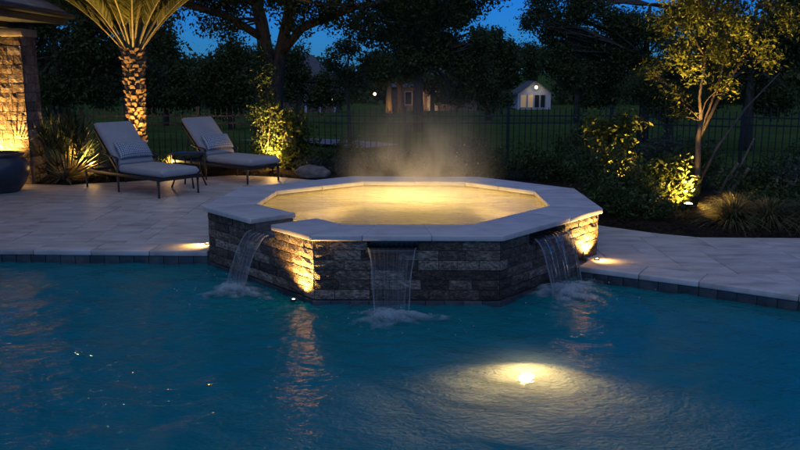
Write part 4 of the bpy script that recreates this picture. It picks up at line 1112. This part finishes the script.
# multi-stemmed lit tree at the right
b = (3.82, 10.25, .03)
st = [([b, (3.83, 10.25, .5), (3.82, 10.27, .95), (3.85, 10.28, 1.15)], [.046, .040, .036, .030]),
      ([(3.85, 10.28, 1.1), (3.80, 10.28, 1.45), (3.84, 10.28, 1.95), (3.95, 10.3, 2.5), (3.98, 10.3, 3.0)], [.022, .019, .016, .012, .007]),
      ([(3.84, 10.27, .95), (4.02, 10.3, 1.35), (4.3, 10.3, 1.9), (4.62, 10.35, 2.6), (4.75, 10.4, 3.0)], [.026, .021, .017, .013, .007]),
      ([(3.83, 10.27, 1.0), (4.08, 10.4, 1.6), (4.15, 10.4, 2.1), (4.2, 10.4, 2.7)], [.018, .014, .011, .007]),
      ([(3.87, 10.26, .35), (4.1, 10.35, .8), (4.45, 10.4, 1.3), (4.9, 10.5, 1.75)], [.022, .018, .013, .008])]
rr = random.Random(8); cl = []
for (x, z, r_) in [(3.45, 1.95, .17), (3.3, 1.78, .12), (3.6, 2.25, .2), (3.85, 2.5, .22), (4.1, 2.3, .2), (3.95, 2.0, .17), (4.3, 2.6, .24), (4.55, 2.75, .22), (4.0, 2.8, .28), (3.65, 2.7, .24), (3.55, 1.25, .11), (3.5, 1.5, .10), (4.05, 1.6, .13), (3.4, 2.4, .16), (4.4, 2.1, .14), (4.75, 2.4, .2), (3.3, 2.75, .22), (4.85, 2.95, .3), (4.4, 3.1, .35), (3.8, 3.2, .4), (4.15, 1.95, .12), (3.62, 1.75, .12), (4.6, 1.9, .14)]:
    cl.append((x, 10.3 + rr.uniform(-.35, .45), z, r_*1.45, r_*1.3, r_*.95))
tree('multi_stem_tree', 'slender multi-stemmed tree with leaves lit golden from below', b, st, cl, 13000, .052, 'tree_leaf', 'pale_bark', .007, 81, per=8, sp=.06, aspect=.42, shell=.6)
# pruned trunk stubs beside it
t = thing('pruned_trunk', (4.0, 10.1, .03), 'leaning pruned stems with pale cut ends right of the multi-stemmed tree', 'tree stump')
for pts, r0 in (([(4.0, 10.1, .02), (4.2, 10.1, .25), (4.42, 10.1, .55)], .03), ([(4.0, 10.12, .02), (4.13, 10.12, .35), (4.28, 10.1, .62)], .022), ([(4.05, 10.1, .02), (4.3, 10.15, .5), (4.5, 10.2, .92)], .016)):
    s_ = MB().tube(pts, [r0*1.2, r0, r0*.8], 8).build('stem', M['pale_bark'], t); e = Vector(pts[-1]); d = (e - Vector(pts[-2])).normalized()
    MB().tube([e, e + d*.006], r0*.79, 8).build('cut_end', M['cutwood'], s_)

# the big oak behind the second chaise
b = (-3.05, 19.0, gz(19))
st = [([b, (-3.06, 19, 1.0), (-3.08, 19, 1.9), (-3.2, 19, 2.9), (-3.5, 18.8, 4.2)], [.30, .22, .19, .15, .1]),
      ([(-2.95, 19, .3), (-2.88, 19, 1.4), (-2.78, 19, 2.2), (-2.5, 18.8, 3.2), (-2.1, 18.6, 4.4)], [.17, .15, .14, .12, .08]),
      ([(-2.8, 19, 2.15), (-2.2, 18.6, 2.75), (-1.0, 18.0, 3.15), (.4, 17.5, 3.3), (1.5, 17, 3.4)], [.11, .095, .08, .06, .03]),
      ([(-3.12, 19, 2.5), (-3.9, 18.5, 3.0), (-5.0, 18, 3.3), (-6.0, 17.6, 3.35)], [.10, .085, .065, .03])]
rr = random.Random(12); cl = []
for (x, z, r_) in [(-6.1, 3.2, .55), (-5.4, 3.45, .6), (-4.8, 3.1, .42), (-4.35, 3.55, .65), (-3.7, 3.3, .5), (-3.2, 3.6, .6), (-2.6, 3.35, .5), (-2.1, 3.2, .45), (-1.6, 3.05, .45), (-1.2, 3.5, .6), (-.7, 2.85, .4), (-.3, 3.3, .5), (.15, 3.0, .45), (.6, 3.4, .55), (1.0, 3.05, .45), (1.55, 3.35, .5), (-5.9, 2.75, .35), (-5.2, 2.75, .3), (-4.2, 2.85, .33), (-3.75, 2.75, .28), (-.35, 2.55, .36), (.5, 2.6, .36), (-1.0, 2.5, .28), (-2.3, 2.75, .3), (-6.6, 3.7, .6), (2.0, 3.7, .5)]:
    for q in range(2): cl.append((x + rr.uniform(-.25, .25), 17.6 + rr.uniform(-1.6, 1.6), z + rr.uniform(-.15, .15), r_*.8, r_*.8, r_*.55))
for q in range(12): cl.append((rr.uniform(-7.5, 3), rr.uniform(14.5, 21), rr.uniform(4.2, 6.5), 1.0, 1.0, .7))
tree('oak_tree', 'big spreading oak with a twin trunk beyond the fence, left of centre', b, st, cl, 100000, .075, 'oak_leaf', limb=.03, seed=82, per=14, sp=.14, shell=.55)

# background trees: label, base x, y, trunk radius, crown clumps spec (spread x, z range), leaf size
def bg_tree(label, px, Y, tops, n, size, seed, r0=.16, leaf='far_leaf', bark='bark', spread=1.0, name='background_tree', lean=0, lowest=None):
    """tops: list of (dx, z, radius) of crown masses relative to the trunk"""
    rnd = random.Random(seed); b = (px, Y, gz(Y)); cl = []
    for dx, z, r_ in tops:
        for q in range(5):
            u = Vector((rnd.gauss(0, 1), rnd.gauss(0, 1), rnd.gauss(0, 1))).normalized()*r_*.62
            cl.append((px+dx+u.x, Y+u.y*.8, z+u.z*.8, r_*.52*rnd.uniform(.8, 1.2), r_*.5, r_*.42*rnd.uniform(.8, 1.2)))
    zt = max(z for _, z, _ in tops)
    st = [([b, (px+lean*.3, Y, b[2]+(zt-b[2])*.3), (px+lean*.6+rnd.uniform(-.1, .1), Y, b[2]+(zt-b[2])*.6), (px+lean, Y, zt)], [r0*1.25, r0, r0*.75, r0*.3])]
    return tree(name, label, b, st, cl, n, size, leaf, bark, max(.02, r0*.3), seed, per=12, sp=size*1.3, group='trees beyond the fence', shell=.55)
K = lambda px, Y: (px-400)/800*Y
Zk = lambda py, Y: 1.76 + (72-py)/800*Y
def bgt(label, cx, Y, masses, n, size, seed, **k):
    """masses in metres at the tree's own distance, written as bearing offsets"""
    X = K(cx, Y); bg_tree(label, X, Y, [(K(mx, Y)-X, Zk(my, Y), mr/800*Y) for mx, my, mr in masses], n, size, seed, **k)
bgt('dark tree directly behind the fan palm and the stone column', 62, 24, [(48, 40, 30), (85, 30, 32), (62, 75, 34), (95, 75, 26), (30, 60, 26), (70, 0, 30), (110, 50, 22), (35, 5, 22), (150, 22, 20), (165, 48, 18), (118, 12, 24), (20, 85, 24), (150, 80, 18), (60, 100, 18), (90, 98, 16), (110, 96, 14)], 37905, 0.106, 101, r0=.14)
bgt('dark low tree between the palm and the oak, left one', 168, 42, [(160, 72, 20), (185, 66, 18), (200, 72, 14), (170, 52, 14), (165, 98, 12), (190, 100, 12), (148, 102, 10), (150, 88, 18), (178, 90, 20)], 20748, 0.170, 102)
bgt('dark low tree between the palm and the oak, right one', 232, 38, [(220, 70, 18), (240, 62, 20), (228, 88, 20), (250, 80, 16), (205, 82, 14), (222, 102, 12), (243, 100, 12), (258, 98, 10)], 22344, 0.156, 103)
bgt('dark tree right of the oak trunk hiding the grey roof', 300, 46, [(296, 72, 12), (304, 84, 14), (284, 58, 12), (300, 56, 10), (326, 84, 11), (336, 97, 9), (342, 78, 9), (290, 90, 14), (318, 96, 12)], 14364, 0.156, 104)
bgt('large dark tree standing behind the steam', 418, 33, [(400, 40, 20), (430, 30, 24), (445, 52, 22), (415, 62, 24), (460, 70, 18), (428, 8, 22), (470, 60, 14), (392, 18, 16), (455, 18, 20), (476, 42, 14), (462, 92, 14), (480, 80, 14)], 37905, 0.134, 105, r0=.2)
bgt('dark tree left of the small white house', 487, 52, [(478, 62, 18), (498, 56, 18), (490, 82, 18), (470, 84, 14), (510, 62, 12), (466, 52, 14), (482, 102, 12), (492, 40, 12)], 20748, 0.198, 106)
bgt('dark rounded bush at the left side of the white house', 500, 74, [(502, 100, 7), (506, 98, 6)], 3591, 0.198, 107, name='background_bush', r0=.1)
bgt('dark tree right of the small white house', 575, 48, [(560, 62, 18), (585, 58, 22), (570, 78, 16), (600, 80, 20), (548, 60, 12), (585, 98, 12), (605, 100, 14), (575, 40, 14)], 22344, 0.184, 108)
bgt('tall dark tree overhanging the lawn, right of centre', 642, 25, [(575, 12, 24), (610, 20, 28), (560, 30, 16), (640, 40, 30), (670, 15, 34), (620, 62, 26), (665, 75, 30), (540, 8, 18), (590, 50, 16), (700, 60, 26), (528, 24, 12), (556, 52, 13), (600, 82, 20), (640, 95, 24), (690, 95, 22), (545, 40, 12)], 57855, 0.088, 109, r0=.15)
bgt('dark tree behind the lit multi-stemmed tree at the right', 745, 21, [(720, 40, 34), (760, 30, 36), (790, 60, 30), (740, 80, 30), (800, 10, 32), (700, 85, 24), (770, 95, 24)], 45885, 0.092, 110, r0=.15)
bgt('slim bare-stemmed tree in the mist beyond the fence', 350, 21, [(335, 62, 12), (352, 50, 14), (370, 58, 12), (345, 75, 10), (362, 80, 9)], 3591, 0.071, 111, r0=.05, bark='pale_bark')
bgt('far tree with a warmly lit trunk, left of the brick house', 389, 82, [(385, 66, 15), (398, 62, 14), (378, 76, 10)], 10374, 0.298, 112, r0=.32, bark='pale_bark')
bgt('far tree with a warmly lit trunk, close to the brick house', 400, 84, [(408, 68, 14), (415, 60, 12)], 8778, 0.298, 113, r0=.34, bark='pale_bark')
bgt('dark far tree left of the grey-roofed house', 275, 70, [(262, 78, 14), (278, 84, 14), (285, 70, 10)], 10374, 0.269, 114)
bgt('dark tree at the far left behind the picket fence', 130, 34, [(120, 70, 20), (140, 78, 18), (108, 90, 18)], 16758, 0.156, 115)
bgt('dark tree rising behind the roof of the white house', 530, 135, [(515, 58, 16), (535, 52, 18), (552, 60, 14), (525, 72, 12)], 18564, 0.333, 116, r0=.4)
bgt('dark tree against the fence, right of the amber-lit shrub', 668, 19, [(640, 80, 26), (665, 60, 28), (690, 92, 24), (655, 108, 22), (700, 50, 24)], 32130, 0.053, 117, r0=.1)
bgt('dark round tree in front of the brick house', 432, 62, [(428, 84, 11), (446, 80, 12), (452, 96, 9), (440, 100, 7)], 5200, .2, 118)
# far wood along the horizon
def wood():
    rng = np.random.default_rng(77); cl = []
    for k in range(150): 
        x = rng.uniform(-105, 105); cl.append((x, rng.uniform(128, 146), rng.uniform(-2.5, 3.2 + 1.6*np.sin(x*.11)), 3.2, 3, 2.3))
    P, T = crown_points(cl, 42000, rng, 12, .9, .5)
    o = link('distant_wood', leaf_mesh('distant_wood', P, .95, M['far_leaf'], rng, T, .6)); tag(o, 'dark far-off wood along the horizon behind the houses', 'wood', kind='stuff')
wood()

# ================================================================== far houses
def far_light(loc, label, power, r=.14):
    t = thing('porch_lamp', loc, label, 'lamp', 'far porch lamps')
    MB(Matrix.Translation(loc)).lathe([(0, -r), (r*.7, -r*.7), (r, 0), (r*.7, r*.7), (0, r)], 12).build('globe', M['porch'], t)
    MB(Matrix.Translation(loc)).lathe([(0, r*1.0), (r*.6, r*1.0), (r*.3, r*1.5), (0, r*1.6)], 10).build('cap', M['bronze'], t)
    if power: warm_lamp(t, 'POINT', (loc[0], loc[1]-r*1.8, loc[2]), power, radius=.1, col=(1, .75, .42))
def box_part(name, parent, mat, x0, x1, y0, y1, z0, z1): return MB().box(((x0+x1)/2, (y0+y1)/2, (z0+z1)/2), (x1-x0, y1-y0, z1-z0)).build(name, M[mat], parent)
# white gabled house
hY = 110; z0 = gz(hY); x0, x1 = 16.0, 20.5; ze = -.95; xm = 17.95
h = thing('white_house', (xm, hY, z0), 'small white gabled house with a lamp in its gable and lit doors', 'house')
box_part('wall', h, 'white_siding', x0, x1, hY, hY+6, z0, ze)
MB().add([(x0, hY, ze), (x1, hY, ze), (xm+.35, hY, ze+1.35), (x0, hY+6, ze), (x1, hY+6, ze), (xm+.35, hY+6, ze+1.35)], [(0, 1, 2), (5, 4, 3), (0, 2, 5, 3), (1, 4, 5, 2)]).build('gable', M['white_siding'], h)
MB().add([(x0-.5, hY-.4, ze-.25), (xm+.35, hY-.4, ze+1.5), (x1+.5, hY-.4, ze-.25), (x0-.5, hY+6.3, ze-.25), (xm+.35, hY+6.3, ze+1.5), (x1+.5, hY+6.3, ze-.25),
          (x0-.5, hY-.4, ze-.45), (xm+.35, hY-.4, ze+1.3), (x1+.5, hY-.4, ze-.45)], [(0, 1, 4, 3), (1, 2, 5, 4), (0, 6, 7, 1), (1, 7, 8, 2)]).build('roof', M['slate_roof'], h)
for k, (a, b_, lit) in enumerate([(16.4, 17.1, 1), (17.4, 18.05, 1), (18.3, 18.9, 0), (19.1, 19.7, 0)]):
    f = box_part('door', h, 'white_siding', a-.08, b_+.08, hY-.06, hY+.02, z0+.2, z0+2.05)
    box_part('pane', f, 'glass_lit' if lit else 'glass_dark', a, b_, hY-.09, hY-.055, z0+.3, z0+1.95)
far_light((18.35, hY-.7, -.28), 'round glowing lamp in the gable of the white house', 40, .24)
# house with the grey hip roof
hY = 82; z0 = gz(hY); x0, x1 = -15.5, -5.9; ze = -.15; 
h = thing('grey_roof_house', (-9.5, hY, z0), 'house with a big grey hip roof beyond the oak', 'house')
box_part('wall', h, 'brick_far', x0+.6, x1-.6, hY+.6, hY+8, z0, ze)
MB().add([(x0, hY, ze), (x1, hY, ze), (x1, hY+9, ze), (x0, hY+9, ze), (-9.3, hY+4.5, 3.55), (-11.3, hY+4.5, 3.55), (x0, hY, ze-.22), (x1, hY, ze-.22), (x1, hY+9, ze-.22), (x0, hY+9, ze-.22)],
         [(0, 1, 4, 5), (1, 2, 4), (2, 3, 5, 4), (3, 0, 5), (0, 6, 7, 1), (1, 7, 8, 2), (6, 9, 8, 7)]).build('roof', M['slate_roof'], h)
for x in (-9.6, -8.2, -6.6): box_part('porch_post', h, 'white_siding', x-.12, x+.12, hY+.25, hY+.5, z0, ze-.22)
for x in (-9.0, -7.4):
    f = box_part('window', h, 'white_siding', x-.5, x+.5, hY+.53, hY+.6, z0+.8, z0+1.9); box_part('pane', f, 'glass_dark', x-.42, x+.42, hY+.50, hY+.532, z0+.88, z0+1.82)
far_light((-6.7, 81.4, -.95), 'small amber lamp under the grey eaves', 0, .17)
far_light((-5.35, 82, -.42), 'tiny pale lamp at the corner of the grey roof', 0, .11)
far_light((-2.55, 82, -.43), 'bright white lamp left of the lit tree trunks', 0, .17)
# brick house behind the steam
hY = 96; z0 = gz(hY); x0, x1 = -1.0, 9.5; ze = .0
h = thing('brick_house', (4, hY, z0), 'brick house with lit front seen through the steam', 'house')
box_part('wall', h, 'brick_far', x0, x1, hY, hY+8, z0, ze)
MB().add([(x0-.5, hY-.5, ze), (x1+.5, hY-.5, ze), (x1+.5, hY+8.5, ze), (x0-.5, hY+8.5, ze), (x0+3, hY+4, 2.6), (x1-3, hY+4, 2.6)], [(0, 1, 5, 4), (1, 2, 5), (2, 3, 4, 5), (3, 0, 4)]).build('roof', M['slate_roof'], h)
for x in (1.0, 2.4, 5.2, 6.8):
    f = box_part('window', h, 'limestone', x-.45, x+.45, hY-.06, hY+.02, z0+.7, z0+2.3); box_part('pane', f, 'glass_lit' if x in (2.4,) else 'glass_dark', x-.37, x+.37, hY-.09, hY-.055, z0+.78, z0+2.22)
for x in (.2, 3.4, 4.3): box_part('pilaster', h, 'limestone', x-.16, x+.16, hY-.14, hY-.002, z0, ze-.1)
uplight((3.0, 93.6, gz(93.6)), 'far garden lamp washing the front of the brick house', 150, (3.4, 96, -1.6), 130, r=.1)
uplight((-1.0, 80.2, gz(80.2)), 'far garden lamp at the foot of the lit tree trunks', 200, (-.6, 83, -1.2), 110, r=.1)
